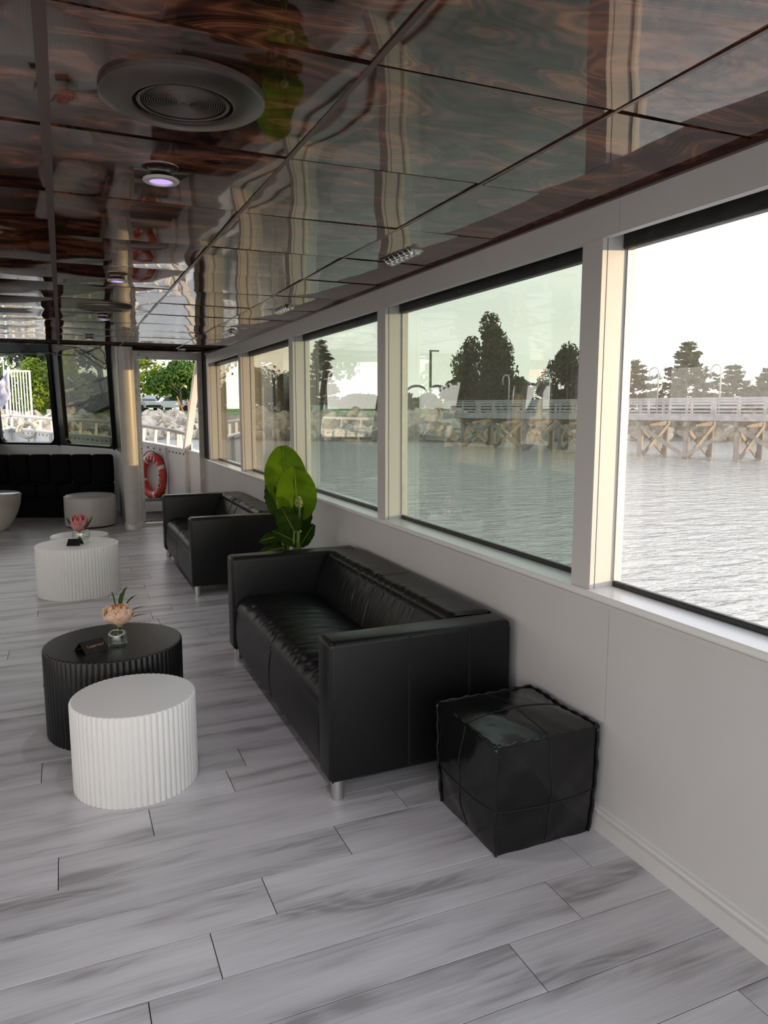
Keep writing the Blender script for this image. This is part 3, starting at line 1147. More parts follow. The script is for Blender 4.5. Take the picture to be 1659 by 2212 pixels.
    def back_pt(v, i):
        y = W0 + (W1 - W0) * v
        x, z = bp[i]
        d = 0
        for yc, wd, sc, sl, am, cv in wb:
            q = (y - yc - cv * ((i - 14) / 12.0) ** 2) / wd
            if abs(q) < 3:
                d += am * math.exp(-q * q) * math.exp(-((i - sc) / sl) ** 2)
        d -= math.exp(-((y - mid) / .006) ** 2) * .005
        d -= math.exp(-((y - W0) / .02) ** 2) * .010 + math.exp(-((y - W1) / .02) ** 2) * .010
        if i < 14:
            return (x - d, y, z)
        if i < 22:
            a = PI - PI / 2 * (i - 13) / 8
            return (x + d * math.cos(a), y, z + d * math.sin(a))
        if i < 28:
            return (x, y, z + d)
        return (x, y, z)
    m = MB()
    vs = [back_pt(j / NY, i) for j in range(NY + 1) for i in range(nb)]
    fs = [(j * nb + i, j * nb + i + 1, (j + 1) * nb + i + 1, (j + 1) * nb + i) for j in range(NY) for i in range(nb - 1)]
    m.add(vs, [tuple(reversed(f)) for f in fs])
    m.build('backrest', lea, root, smooth=True)
    MB().box(.03, D - .01, AW + .002, L - AW - .002, .082, .30).build('base_frame', MT['stitch'], root)
    for x in (.045, D - .06):
        for y in (.045, L - .045):
            MB().lathe([(.026, 0), (.026, .0035), (.0255, .004), (.0255, .081)], 20, cx=x, cy=y).build('leg', MT['steel'], root, smooth=True, angle=40)
    return root


s1 = make_sofa()
s1.location = (0.858, 2.50, 0)
tag(s1, 'black leather two-seat sofa nearest the camera beside the square pouf', 'sofa', 'black leather sofas along the wall')
s2 = copy_tree(s1)
s2.location = (0.885, 5.93, 0)
s2['label'] = 'farther black leather sofa by the open doorway behind the leafy plant'

# ================================================================== SQUARE POUF
pf = empty('pouf', (1.455, 2.160, 0))
tag(pf, 'glossy black leather cube pouf on the floor beside the sofa', 'pouf')
S = 0.205
HP = 0.40
n = 24


def pouf_pt(p):
    """bulged cube"""
    x, y, z = p
    bx_ = (1 - (y / S) ** 2) * (1 - ((z - HP / 2) / (HP / 2)) ** 2)
    by_ = (1 - (x / S) ** 2) * (1 - ((z - HP / 2) / (HP / 2)) ** 2)
    bz_ = (1 - (x / S) ** 2) * (1 - (y / S) ** 2)
    w_ = math.sin(x * 40 + y * 23) * math.sin(z * 37 + x * 11) * .0022
    tap = 1 - 0.07 * (1 - z / HP) ** 3
    x2 = x * tap + .026 * bx_ * (x / S) + w_
    y2 = y * tap + .026 * by_ * (y / S) - w_
    z2 = z + (.026 * bz_ if z > HP / 2 else 0) * ((z - HP / 2) / (HP / 2)) + w_ * (1 if z > .05 else 0)
    # sag of the top towards the wall side
    return (x2, y2, max(0.0, z2))


m = MB()
faces_def = [lambda u, v: (-S + 2 * S * u, -S + 2 * S * v, HP), lambda u, v: (-S + 2 * S * v, -S + 2 * S * u, 0.0),
             lambda u, v: (-S + 2 * S * u, -S, HP * v), lambda u, v: (S - 2 * S * u, S, HP * v),
             lambda u, v: (S, -S + 2 * S * u, HP * v), lambda u, v: (-S, S - 2 * S * u, HP * v)]
for fd in faces_def:
    m.grid(lambda u, v: pouf_pt(fd(u, v)), n, n)
body = m.build('body', MT['leather2'], pf, smooth=True)


def line(a, b, k=24):
    return [pouf_pt(tuple(a[i] + (b[i] - a[i]) * t / k for i in range(3))) for t in range(k + 1)]


cor = [(-S, -S), (S, -S), (S, S), (-S, S)]
for i in range(4):
    a, b = cor[i], cor[(i + 1) % 4]
    MB().tube([(p[0] * 1.012, p[1] * 1.012, p[2] + .003 * math.sin(q * 1.9)) for q, p in enumerate(line((*a, HP), (*b, HP)))], .0065, 8).build('welt', MT['leather2'], pf, smooth=True)
    MB().tube([(p[0] * 1.012 + .002 * math.sin(q * 1.3), p[1] * 1.012, p[2]) for q, p in enumerate(line((*a, .004), (*a, HP)))], .006, 8).build('welt', MT['leather2'], pf, smooth=True)
# stitched cross seams
for fd in faces_def[2:]:
    MB().tube([tuple(c * (1.004 if q < 2 else 1) for q, c in enumerate(pouf_pt(fd(t / 24, .42)))) for t in range(25)], .002, 6).build('stitch_line', MT['stitch'], pf)
    MB().tube([tuple(c * (1.004 if q < 2 else 1) for q, c in enumerate(pouf_pt(fd(.5, t / 24)))) for t in range(1, 25)], .002, 6).build('stitch_line', MT['stitch'], pf)
for sw in (0, 1):
    MB().tube([(lambda p: (p[0], p[1], p[2] + .0005))(pouf_pt((faces_def[0](t / 24, .5) if sw else faces_def[0](.5, t / 24)))) for t in range(25)], .002, 6).build('stitch_line', MT['stitch'], pf)


# ================================================================== FLUTED DRUM TABLES
def drum(name, x, y, R, H, nfl, mat, label, grp):
    root = empty(name, (x, y, 0))
    tag(root, label, 'table', grp)
    seg = nfl * 8
    fd = 0.55 * PI * R / nfl

    def flute(a, r, z):
        return -fd * (1 - abs(math.sin(nfl * a / 2))) * .85
    MB().lathe([(R - .004, 0.0), (R, .004), (R, H - .008), (R - .002, H - .003), (R - .006, H)], seg, flute, caps=False).build('fluted_body', mat, root, smooth=True, angle=50)
    m = MB()
    ring = [((R - .006 - fd * (1 - abs(math.sin(nfl * (2 * PI * k / seg) / 2))) * .85) * math.cos(2 * PI * k / seg), (R - .006 - fd * (1 - abs(math.sin(nfl * (2 * PI * k / seg) / 2))) * .85) * math.sin(2 * PI * k / seg), H) for k in range(seg)]
    m.add(ring, [tuple(range(seg))])
    m.add([(px, py, H - .02) for px, py, pz in ring], [tuple(range(seg - 1, -1, -1))])
    m.build('table_top', mat, root)
    return root


drum('drum_table', .200, 3.012, .243, .362, 64, MT['white_lacquer'], 'small white fluted drum table nearest the camera, in front of the black one', 'fluted drum tables')
drum('drum_table', .163, 3.610, .312, .412, 72, MT['black_lacquer'], 'black fluted drum table with the peach peony vase', 'fluted drum tables')
drum('drum_table', .050, 6.490, .322, .408, 76, MT['white_lacquer'], 'large white fluted drum table carrying the pink protea', 'fluted drum tables')
drum('drum_table', .080, 7.230, .250, .362, 64, MT['white_lacquer_shaded'], 'low white drum table, coloured grey for shade, just behind the large white one', 'fluted drum tables')

# ================================================================== OTTOMAN, BOWL TABLE, BENCH
ot = empty('round_ottoman', (.265, 10.255, 0))
tag(ot, 'round taupe leather ottoman in front of the black bench', 'ottoman')
RO = .315
MB().lathe([(RO - .03, .0), (RO - .03, .02)], 48).build('plinth', MT['black_gap'], ot)
MB().lathe([(RO - .012, .018), (RO, .03), (RO + .004, .2), (RO, .375), (RO - .006, .392), (RO - .022, .408), (RO - .08, .416), (.1, .422), (.004, .423)], 64).build('cushion', MT['taupe'], ot, smooth=True)
MB().tube([((RO + .001) * math.cos(2 * PI * k / 64), (RO + .001) * math.sin(2 * PI * k / 64), .388) for k in range(64)], .0035, 6, closed=True).build('welt', MT['taupe'], ot, smooth=True)
for k in range(4):
    a = k * PI / 2 + .35
    MB().tube([((RO + .005) * math.cos(a), (RO + .005) * math.sin(a), z) for z in (.03, .2, .37)], .0018, 5).build('seam', MT['taupe'], ot)

bt = empty('bowl_table', (-.895, 10.30, 0))
tag(bt, 'bowl-shaped concrete side table at the left edge', 'table')
prof = [(.17, 0), (.19, .02), (.25, .10), (.31, .22), (.345, .33), (.36, .43), (.36, .455), (.35, .46)]
MB().lathe(prof, 56).build('bowl_body', MT['concrete'], bt, smooth=True, angle=50)
MB().lathe([(.349, .455), (.349, .468), (.342, .472)], 56).build('table_top', MT['marble'], bt, smooth=True, angle=50)

bn = empty('banquette', (0, 0, 0))
tag(bn, 'black tufted velvet banquette built along the bow wall', 'bench')


def bench_run(p, q, nseg, ends):
    """seat and channelled back between two plan points on the wall line (p starboard end, q towards the bow)"""
    p = Vector((*p, 0))
    q = Vector((*q, 0))
    d = (q - p)
    L = d.length
    d.normalize()
    inn = Vector((-d.y, d.x, 0))
    c = Vector((XC, 9.0, 0))
    if (c - p).dot(inn) < 0:
        inn = -inn
    ang = math.atan2(d.y, d.x)
    run = empty('bench_run', tuple(p))
    run.rotation_euler = (0, 0, ang)
    run.parent = bn
    sg = 1 if inn.dot(Vector((-d.y, d.x, 0))) > 0 else -1
    for i in range(nseg):
        a, b = L * i / nseg + .003, L * (i + 1) / nseg - .003
        y0, y1 = sorted((sg * .04, sg * .19))
        MB().rbox(a, b, y0, y1, .44, .86, .045, 4).build('back_cushion', MT['velvet'], run, smooth=True)
        y0, y1 = sorted((sg * .06, sg * .64))
        MB().rbox(a, b, y0, y1, .28, .455, .04, 4).build('seat_cushion', MT['velvet'], run, smooth=True)
    y0, y1 = sorted((sg * .06, sg * .60))
    MB().box(0.0, L, y0, y1, 0.0, .285).build('bench_base', MT['velvet'], run)


bench_run((0.675, 11.50), (-0.98, 12.19), 6, None)
bench_run((mir(0.675), 11.50), (mir(-0.98), 12.19), 6, None)


# ================================================================== VASES, FLOWERS, CARDS
def petal(m, base, az, tilt, length, width, curl, nu=6, nv=7, cup=.35, ruffle=0.0):
    """cupped petal rising from base, leaning out by tilt (0 upright) towards az, curling over"""
    ca, sa = math.cos(az), math.sin(az)

    def fn(u, v):
        s = (u - .5) * 2
        wv = width * (math.sin(PI * min(1, .12 + .80 * v)) ** .7)
        an = tilt + curl * v * v
        r = length * (v * math.sin(tilt + curl * v * .5))
        z = length * (v * math.cos(tilt + curl * v * .5))
        lx = r - cup * wv * s * s * math.cos(an)
        ly = s * wv
        lz = z + cup * wv * s * s * math.sin(an) * .6 + ruffle * math.sin(s * 7 + az * 3) * v
        return (base[0] + lx * ca - ly * sa, base[1] + lx * sa + ly * ca, base[2] + lz)
    m.grid(fn, nu, nv)


def shell_petal(m, c, R, hz, az, half, p0, p1, ruffle=0.0, flare=0.0, tip=0.6, nu=8, nv=9):
    """petal as a patch of an egg-shaped shell: p is the polar angle from the bottom (0) to the top (pi)"""
    def fn(u, v):
        q = (u - .5) * 2
        p = p0 + (p1 - p0) * v
        hw = half * (.35 + .65 * math.sin(PI * min(1.0, .15 + .62 * v))) * (1 - (1 - tip) * max(0.0, v - .6) / .4)
        a = az + q * hw
        r = R * math.sin(p) * (1 + flare * v * v) + ruffle * math.sin(q * 6 + az * 5) * v
        dip = (.10 * R) * q * q * v
        return (c[0] + r * math.cos(a), c[1] + r * math.sin(a), c[2] - hz * math.cos(p) - dip + ruffle * .7 * math.cos(q * 5 + az * 2) * v)
    m.grid(fn, nu, nv)


def leaf_blade(m, pts, width, nu=2):
    pts = [Vector(p) for p in pts]
    nn = len(pts)
    vs = []
    for i, p in enumerate(pts):
        d = (pts[min(i + 1, nn - 1)] - pts[max(i - 1, 0)]).normalized()
        s = d.cross(Vector((0, 0, 1)))
        if s.length < .1:
            s = Vector((1, 0, 0))
        s.normalize()
        t = i / (nn - 1)
        w_ = width * math.sin(PI * (.1 + .9 * t)) ** .8 if t < 1 else 0.0
        up = s.cross(d) * (w_ * .35)
        vs += [p - s * w_ + up, p, p + s * w_ + up]
    fs = []
    for i in range(nn - 1):
        o = i * 3
        fs += [(o, o + 1, o + 4, o + 3), (o + 1, o + 2, o + 5, o + 4)]
    m.add(vs, fs)


def bez(a, b, c, k=8):
    a, b, c = Vector(a), Vector(b), Vector(c)
    return [a * (1 - t) ** 2 + b * 2 * t * (1 - t) + c * t * t for t in [i / k for i in range(k + 1)]]


def vase_from(name, prof_out, th, loc, label, water):
    root = empty(name, loc)
    tag(root, label, 'vase', 'glass flower vases')
    prof = list(prof_out) + [(max(.002, r - th), z) for r, z in reversed(prof_out) if z > .006] + [(.002, .009)]
    m = MB().lathe(prof, 40, caps=False)
    m.add([(prof_out[0][0] * math.cos(2 * PI * k / 40), prof_out[0][0] * math.sin(2 * PI * k / 40), prof_out[0][1]) for k in range(40)], [tuple(range(39, -1, -1))])
    m.build('glass_body', MT['vase_glass'], root, smooth=True, angle=60)
    r, z0, z1 = water
    MB().lathe([(r, z0), (r, z1)], 32).build('vase_water', MT['vase_glass'], root, smooth=True, angle=60)
    return root


V1 = (0.178, 3.545, .4125)
vase_from('glass_vase', [(.036, 0), (.041, .004), (.0425, .012), (.0425, .048), (.040, .058), (.028, .067), (.021, .071), (.020, .080), (.024, .088)], .004, V1, 'squat clear glass bottle vase holding the peach peony', (.037, .010, .040))
pe = empty('peony', (V1[0] + .002, V1[1], V1[2] + .006))
tag(pe, 'peach peony bloom with long thin grass leaves in a glass vase', 'flower')
MB().tube([(0, 0, .006), (.002, 0, .06), (.003, -.005, .112)], .004, 8).build('stem', MT['stem'], pe, smooth=True)
rp = random.Random(8)
fb = (.003, -.006, .148)
for ring_i, (cnt, R, hz, p1, mt, fl) in enumerate([(6, .066, .052, 1.65, 'petal', .08), (7, .064, .056, 2.0, 'petal', .0), (6, .056, .056, 2.22, 'petal', .0), (6, .045, .054, 2.32, 'petal', .0), (5, .032, .052, 2.35, 'petal_in', .0), (4, .019, .048, 2.4, 'petal_in', .0)]):
    for k in range(cnt):
        m = MB()
        az = 2 * PI * k / cnt + ring_i * .52 + rp.uniform(-.14, .14)
        shell_petal(m, (fb[0] + rp.uniform(-.003, .003), fb[1] + rp.uniform(-.003, .003), fb[2]), R * rp.uniform(.95, 1.05), hz * rp.uniform(.95, 1.08), az, 1.35 * PI / cnt, .25, p1 + rp.uniform(-.12, .12), ruffle=.0035, flare=fl)
        m.build('petal', MT[mt], pe, smooth=True)
for tip, w_ in [((.105, .05, .210), .006), ((.138, -.01, .165), .0075), ((.150, .0, .125), .0075), ((.062, .085, .245), .0085), ((.035, .11, .215), .005), ((.095, .08, .195), .005), ((-.02, .03, .24), .004)]:
    m = MB()
    leaf_blade(m, bez((.004, .002, .085), (tip[0] * .45, tip[1] * .45, tip[2] * 1.05), tip), w_)
    m.build('grass_leaf', MT['grass_blade'], pe, smooth=True)
for az in (2.6, .4):
    m = MB()
    leaf_blade(m, bez((0, 0, .08), (.02 * math.cos(az), .02 * math.sin(az), .10), (.05 * math.cos(az), .05 * math.sin(az), .072)), .010)
    m.build('leaf', MT['flower_leaf'], pe, smooth=True)

V2 = (0.085, 6.52, .4085)
vase_from('glass_vase', [(.052, 0), (.062, .004), (.068, .02), (.070, .05), (.070, .082), (.066, .094), (.069, .100)], .006, V2, 'wide clear glass tumbler vase holding the pink protea', (.061, .011, .05))
pr = empty('protea', (V2[0] - .012, V2[1], V2[2] + .008))
tag(pr, 'pink protea bloom with two olive leaves in a glass vase', 'flower')
MB().tube([(0, 0, .004), (.0, 0, .08), (.0, 0, .12)], .008, 8).build('stem', MT['stem'], pr, smooth=True)
for ring_i, (cnt, R, hz, p1, mt) in enumerate([(9, .074, .080, 1.35, 'protea'), (9, .071, .086, 1.75, 'protea'), (9, .064, .090, 2.0, 'protea'), (8, .054, .092, 2.12, 'protea_red'), (7, .042, .090, 2.2, 'protea_red'), (6, .028, .086, 2.3, 'protea')]):
    for k in range(cnt):
        m = MB()
        shell_petal(m, (0, 0, .175), R, hz, 2 * PI * k / cnt + ring_i * .37, 1.2 * PI / cnt, .2, p1, tip=.15)
        m.build('bract', MT[mt], pr, smooth=True)
for az, ln in [(-.35, .15), (2.75, .13), (3.5, .10), (.3, .10)]:
    m = MB()
    leaf_blade(m, bez((0, 0, .09), (ln * .55 * math.cos(az), ln * .55 * math.sin(az), .10), (ln * .8 * math.cos(az), ln * .8 * math.sin(az), .10 + ln * .85)), .036)
    m.build('leaf', MT['flower_leaf'], pr, smooth=True)


def text_mesh(txt, size, shear=0.0, depth=.0002, space=1.0):
    cu = bpy.data.curves.new('lettering', 'FONT')
    cu.body = txt
    cu.size = size
    cu.shear = shear
    cu.extrude = depth
    cu.space_character = space
    cu.align_x = 'CENTER'
    cu.align_y = 'CENTER'
    o = bpy.data.objects.new('tmp_text', cu)
    C.objects.link(o)
    dg = bpy.context.evaluated_depsgraph_get()
    me = bpy.data.meshes.new_from_object(o.evaluated_get(dg))
    bpy.data.objects.remove(o)
    return me


def tent_card(loc, rz, L, Wd, Hh, label, lettered):
    """folded tent card, ridge along local x"""
    root = empty('reserved_card', loc, rz)
    tag(root, label, 'sign', 'black reserved cards')
    t = .0018
    for s in (-1, 1):
        a = Vector((0, 0, Hh))
        b = Vector((0, s * Wd, 0.0))
        nrm = Vector((0, s * Hh, Wd)).normalized() * t
        m = MB()
        vs = []
        for x in (-L / 2, L / 2):
            vs += [Vector((x, 0, Hh)), Vector((x, s * Wd, 0)), Vector((x, s * Wd, 0)) - nrm + Vector((0, 0, t)), Vector((x, 0, Hh)) - nrm]
        m.add(vs, [(0, 1, 2, 3), (7, 6, 5, 4), (0, 4, 5, 1), (1, 5, 6, 2), (2, 6, 7, 3), (3, 7, 4, 0)])
        m.build('card_panel', MT['card'], root)
    # pale cut edges of the card
    for x in (-L / 2, L / 2):
        MB().tube([(x, -Wd, .0006), (x, 0, Hh)], .0006, 4).build('cut_edge', MT['nickel'], root)
    MB().tube([(-L / 2, -Wd - .0003, .0008), (L / 2, -Wd - .0003, .0008)], .0006, 4).build('cut_edge', MT['nickel'], root)
    if lettered:
        me = text_mesh('Reserved', .0235, 0.35)
        me.materials.append(MT['gold'])
        o = put('lettering', me, root, (0.0, -Wd / 2 - .0012, Hh / 2 + .0012), (math.atan2(Hh, Wd), 0, 0))
        o['label'] = 'rose gold script reading Reserved'
        for px, py, ln in [(-.040, .010, .016), (-.043, .004, .010)]:
            pass
    return root


tent_card((.062, 3.515, .4125), math.radians(28), .112, .052, .046, 'black tent card lettered Reserved on the black drum table', True)
tent_card((.035, 6.42, .4085), math.radians(-21), .105, .05, .05, 'small black tent card on the large white drum table', False)

# ================================================================== BANANA-LEAF PLANT between the sofas
pl = empty('potted_plant', (1.36, 4.72, 0))
tag(pl, 'bird of paradise plant with broad green leaves behind the near sofa', 'plant')
MB().lathe([(.11, 0), (.125, .01), (.155, .26), (.162, .28), (.150, .28), (.145, .25)], 32).build('pot', MT['pot'], pl, smooth=True, angle=50)
MB().lathe([(.147, .235), (.147, .245)], 28).build('soil', MT['soil'], pl)


def big_leaf(tip, base, width, face, mat, foot, fold=.28, droop=0.0, name='leaf', notch=0.05):
    """paddle leaf from base (stalk end) to tip, facing direction face"""
    base, tip, face = Vector(base), Vector(tip), Vector(face).normalized()
    d = tip - base
    L = d.length
    d.normalize()
    s = d.cross(face).normalized()
    nrm = s.cross(d).normalized()
    m = MB()

    def fn(u, v):
        q = (u - .5) * 2
        wv = width * (math.sin(PI * (v ** .95) * .955 + .10) ** .50)
        wv *= (1 - .12 * v)
        bend = -droop * v * v
        rip = .006 * math.sin(v * 42 + abs(q) * 5) * abs(q) + .004 * math.sin(v * 17 + q * 3)
        p = base + d * (L * (v - abs(q) ** 2 * .10 * (1 - v)) - abs(q) * .0) + s * (q * wv) + nrm * (abs(q) * wv * fold + bend + rip)
        return p
    m.grid(fn, 16, 22)
    lf = m.build(name, mat, pl, smooth=True)
    MB().tube([base + d * (L * t) + nrm * (-droop * t * t + .004) for t in [i / 8 for i in range(9)]], .0055, 6, r2=.0015).build('midrib', MT['stem'], lf, smooth=True)
    st = bez(foot, ((foot[0] + base.x) / 2, (foot[1] + base.y) / 2, base.z * .62), base, 8)
    MB().tube(st, .010, 8, r2=.0065).build('stalk', MT['stem'], pl, smooth=True)
    return lf


cf = (-.25, -1, .05)
big_leaf((-.04, .02, 1.265), (-.01, .02, .93), .148, (-.35, -1, .12), MT['leaf'], (-.02, .02, .24), .20)
big_leaf((.02, -.05, 1.135), (.03, -.04, .80), .145, (-.1, -1, .22), MT['leaf'], (.02, -.02, .24), .24)
big_leaf((-.13, .06, 1.02), (-.05, .05, .80), .075, (-.8, -.6, .1), MT['leaf_dark'], (-.03, .04, .24), .25)
big_leaf((.10, .02, .98), (.06, .0, .70), .085, (.3, -1, .0), MT['leaf_dark'], (.04, .0, .24), .3)
big_leaf((-.09, -.10, .875), (-.005, -.10, .715), .085, (-.4, -1, -.25), MT['leaf_dark'], (-.01, -.05, .24), .35)
big_leaf((.035, -.11, .935), (.02, -.10, .73), .045, (.1, -1, .1), MT['leaf_dark'], (.01, -.06, .24), -.5)
big_leaf((.02, -.12, .945), (.03, -.115, .868), .030, (.0, -1, .2), MT['leaf_pale'], (.02, -.06, .24), -.2)
big_leaf((-.13, -.06, .72), (.02, -.08, .625), .06, (-.1, -.8, .55), MT['leaf_dark'], (.0, -.04, .24), .2, .03)
big_leaf((-.215, .0, .655), (-.06, -.02, .665), .055, (-.1, -.6, .8), MT['leaf_dark'], (-.02, -.02, .24), .2, .03)
big_leaf((-.235, -.05, .575), (-.08, -.06, .59), .05, (-.1, -.6, .8), MT['leaf_dark'], (-.03, -.04, .24), .2, .02)
big_leaf((.155, -.02, .735), (.06, -.02, .60), .05, (.2, -1, .3), MT['leaf_dark'], (.04, -.02, .24), .25)

# ================================================================== CEILING FITTINGS
def speaker(x, y, label):
    root = empty('ceiling_speaker', (x, y, ZC - .003))
    tag(root, label, 'speaker', 'round ceiling speakers')
    R, Ri = .178, .108
    MB().lathe([(R, .0), (R, -.010), (R - .006, -.014), (Ri + .004, -.020), (Ri, -.019), (Ri - .002, .0)], 72, caps=False).build('trim_ring', MT['nickel'], root, smooth=True, angle=35)
    MB().lathe([(Ri - .002, .0), (Ri - .002, -.006)], 60).build('recess', MT['black_gap'], root)
    MB().lathe([(.100, -.006), (.100, -.017), (.095, -.018), (.092, -.016), (.092, -.006)], 60, caps=False).build('grille_rim', MT['nickel'], root, smooth=True, angle=40)
    for k in range(15):
        r = .014 + k * .0053
        MB().tube([(r * math.cos(2 * PI * i / 40), r * math.sin(2 * PI * i / 40), -.013 - .002 * (1 - k / 15)) for i in range(40)], .0013, 5, closed=True).build('grille_ring', MT['nickel'], root, smooth=True)
    MB().lathe([(.0125, -.012), (.0125, -.0155), (.011, -.0165)], 20).build('grille_hub', MT['nickel'], root)
    return root


speaker(.283, 1.772, 'large round satin nickel ceiling speaker nearest the camera')
speaker(.300, 5.46, 'farther round ceiling speaker towards the bow')


def downlight(x, y, label, first=False):
    root = empty('downlight', (x, y, ZC - .003))
    tag(root, label, 'light', 'recessed ceiling downlights')
    R = .052
    MB().lathe([(.036, .0), (.038, -.018), (.044, -.019)], 32, caps=False).build('housing', MT['vent'], root, smooth=True)
    MB().lathe([(R - .010, -.016), (R, -.019), (R, -.023), (R - .003, -.026), (.034, -.027), (.033, -.020)], 40, caps=False).build('trim_ring', MT['nickel_light'], root, smooth=True, angle=40)
    MB().lathe([(.0335, -.0215), (.0335, -.0225)], 32).build('led_lens', MT['lamp'], root)
    ld = bpy.data.lights.new('led_light', 'SPOT')
    ld.energy = 16.0
    ld.color = (1.0, 0.93, 1.0)
    ld.spot_size = math.radians(125)
    ld.spot_blend = 1.0
    ld.shadow_soft_size = .03
    lo = bpy.data.objects.new('led_light', ld)
    C.objects.link(lo)
    lo.location = (0, 0, -.028)
    lo.parent = root
    return root


for (x, y, lb) in [(.302, 2.345, 'nearest violet-lit downlight beyond the big speaker'), (.300, 4.19, 'second violet-lit ceiling downlight towards the bow'), (.315, 5.98, 'third ceiling downlight just past the far speaker'), (.272, 7.70, 'farthest ceiling downlight close to the bow windows')]:
    downlight(x, y, lb)


def louvre(x, y, label):
    """small recessed light with chrome louvre blades, long side along the wall"""
    root = empty('louvre_light', (x, y, ZC - .001))
    tag(root, label, 'light', 'chrome louvre lights along the wall')
    L, Wd, Hh = .30, .10, .030
    m = MB()
    m.box(-Wd / 2, -Wd / 2 + .003, -L / 2, L / 2, -.004, .004).box(Wd / 2 - .003, Wd / 2, -L / 2, L / 2, -.004, .004).box(-Wd / 2, Wd / 2, -L / 2, -L / 2 + .003, -.004, .004).box(-Wd / 2, Wd / 2, L / 2 - .003, L / 2, -.004, .004)
    m.build('rim', MT['vent'], root)
    for k in range(6):
        yy = -L / 2 + .025 + k * (L - .05) / 5
        bl = MB()

        def fn(u, v):
            xx = -Wd / 2 + .006 + u * (Wd - .012)
            zz = -Hh * math.sin(PI * u) * v
            return (xx, yy + (.012 * (1 - v) ** 2), zz - .002)
        bl.grid(fn, 8, 4)

        def fn2(u, v):
            xx = -Wd / 2 + .006 + u * (Wd - .012)
            zz = -Hh * math.sin(PI * u) * v
            return (xx, yy - (.012 * (1 - v) ** 2), zz - .002)
        bl.grid(lambda u, v: fn2(1 - u, v), 8, 4)
        bl.build('louvre_blade', MT['vent'], root, smooth=True)
    for s in (-1, 1):
        MB().grid(lambda u, v: (s * (Wd / 2 - .006 - .02 * math.sin(PI * .5 * v)), -L / 2 + .02 + u * (L - .04), -.002 - Hh * .6 * v), 6, 4).build('reflector', MT['vent'], root, smooth=True)
    return root


louvre(1.44, 3.11, 'nearest chrome louvre light in the ceiling above the windows')
louvre(1.43, 5.02, 'middle chrome louvre light in the ceiling above the windows')
louvre(1.42, 6.78, 'farthest chrome louvre light in the ceiling above the windows')
# small dome lamp over the door
dl = empty('dome_lamp', (1.42, 9.70, 2.262))
tag(dl, 'small clear dome lamp on the ceiling above the doorway', 'light')
MB().lathe([(.055, .0), (.055, -.012), (.05, -.016)], 28).build('base', MT['vent'], dl, smooth=True, angle=40)
MB().lathe([(.045, -.015), (.042, -.03), (.03, -.045), (.012, -.052), (.002, -.053)], 28, caps=False).build('dome', MT['vase_glass'], dl, smooth=True)
# sagging cables under the windscreen head
cb = empty('cable', (0, 0, 0))
tag(cb, 'thin grey cables looped along the top of the bow windows', 'cable')


def wsp(i, t, z, inn=.06):
    a, b = BOW[i], BOW[i + 1]
    p = rake((a[0] + (b[0] - a[0]) * t, a[1] + (b[1] - a[1]) * t), z)
    c = Vector((XC, 9.0, z))
    return p + (c - p).normalized() * inn


path = [wsp(1, .02, 2.075), wsp(1, .05, 2.255), wsp(1, .12, 2.345), wsp(1, .22, 2.335), wsp(1, .35, 2.310), wsp(1, .55, 2.280), wsp(1, .75, 2.295), wsp(1, .95, 2.335), wsp(2, .05, 2.360), wsp(2, .3, 2.345), wsp(2, .5, 2.365), wsp(2, .75, 2.345), wsp(2, .97, 2.365)]
MB().tube(path, .007, 6).build('loop_wire', MT['cable'], cb, smooth=True)
path = [wsp(1, .55, 2.355), wsp(1, .42, 2.285), wsp(1, .28, 2.195), wsp(1, .14, 2.105), wsp(1, .05, 2.055), wsp(1, .02, 2.105)]
MB().tube(path, .009, 6).build('drop_wire', MT['cable'], cb, smooth=True)
for i, t, z in [(2, .5, 2.365), (1, .95, 2.335)]:
    p = wsp(i, t, z)
    MB().lathe([(.016, -.02), (.02, 0), (.016, .02)], 12, cx=p.x, cy=p.y).build('clip', MT['cable'], cb, (0, 0, p.z))
# ================================================================== EXTERIOR MATERIALS
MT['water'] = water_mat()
MT['grass'] = noise_mat('mown_grass', (0.06, 0.13, 0.02), (0.13, 0.22, 0.04), 0.6, 0.9, bump=0.5, bscale=6, bdist=.05)
MT['rock'] = noise_mat('granite_boulder', (0.30, 0.25, 0.19), (0.52, 0.47, 0.39), 1.6, 0.85, bump=0.5, bscale=5, bdist=.05)
MT['rock_dark'] = noise_mat('wet_dark_rock', (0.10, 0.09, 0.075), (0.20, 0.18, 0.15), 2, 0.7, bump=0.5, bscale=5, bdist=.05)
MT['bark'] = noise_mat('grey_bark', (0.07, 0.06, 0.05), (0.15, 0.13, 0.11), 6, 0.9, bump=0.6, stretch=(1, 1, .2))
MT['fol_bright'] = leaf_mat('bright_spring_foliage', (0.16, 0.24, 0.025), (0.30, 0.38, 0.06), 0.35, .9)
MT['fol_green'] = leaf_mat('mid_green_foliage', (0.055, 0.12, 0.03), (0.12, 0.20, 0.05), 0.3, .9)
MT['fol_dark'] = leaf_mat('dark_foliage', (0.018, 0.032, 0.012), (0.045, 0.07, 0.025), 0.2, .9)
MT['fol_conifer'] = leaf_mat('conifer_foliage', (0.035, 0.055, 0.03), (0.07, 0.10, 0.05), 0.2, 1.2)
MT['pier_wood'] = noise_mat('weathered_pier_timber', (0.16, 0.135, 0.12), (0.28, 0.24, 0.21), 3, 0.85, bump=0.3, stretch=(1, 1, .3))
MT['pier_grey'] = noise_mat('silvered_rail_timber', (0.24, 0.23, 0.24), (0.36, 0.34, 0.35), 3, 0.8)
MT['lamp_post'] = principled('galvanised_post', (0.42, 0.41, 0.40), 0.5, 0.4)
MT['dark_metal'] = principled('dark_bronze_post', (0.03, 0.03, 0.028), 0.5)
MT['car_white'] = principled('white_car_paint', (0.75, 0.76, 0.78), 0.25)
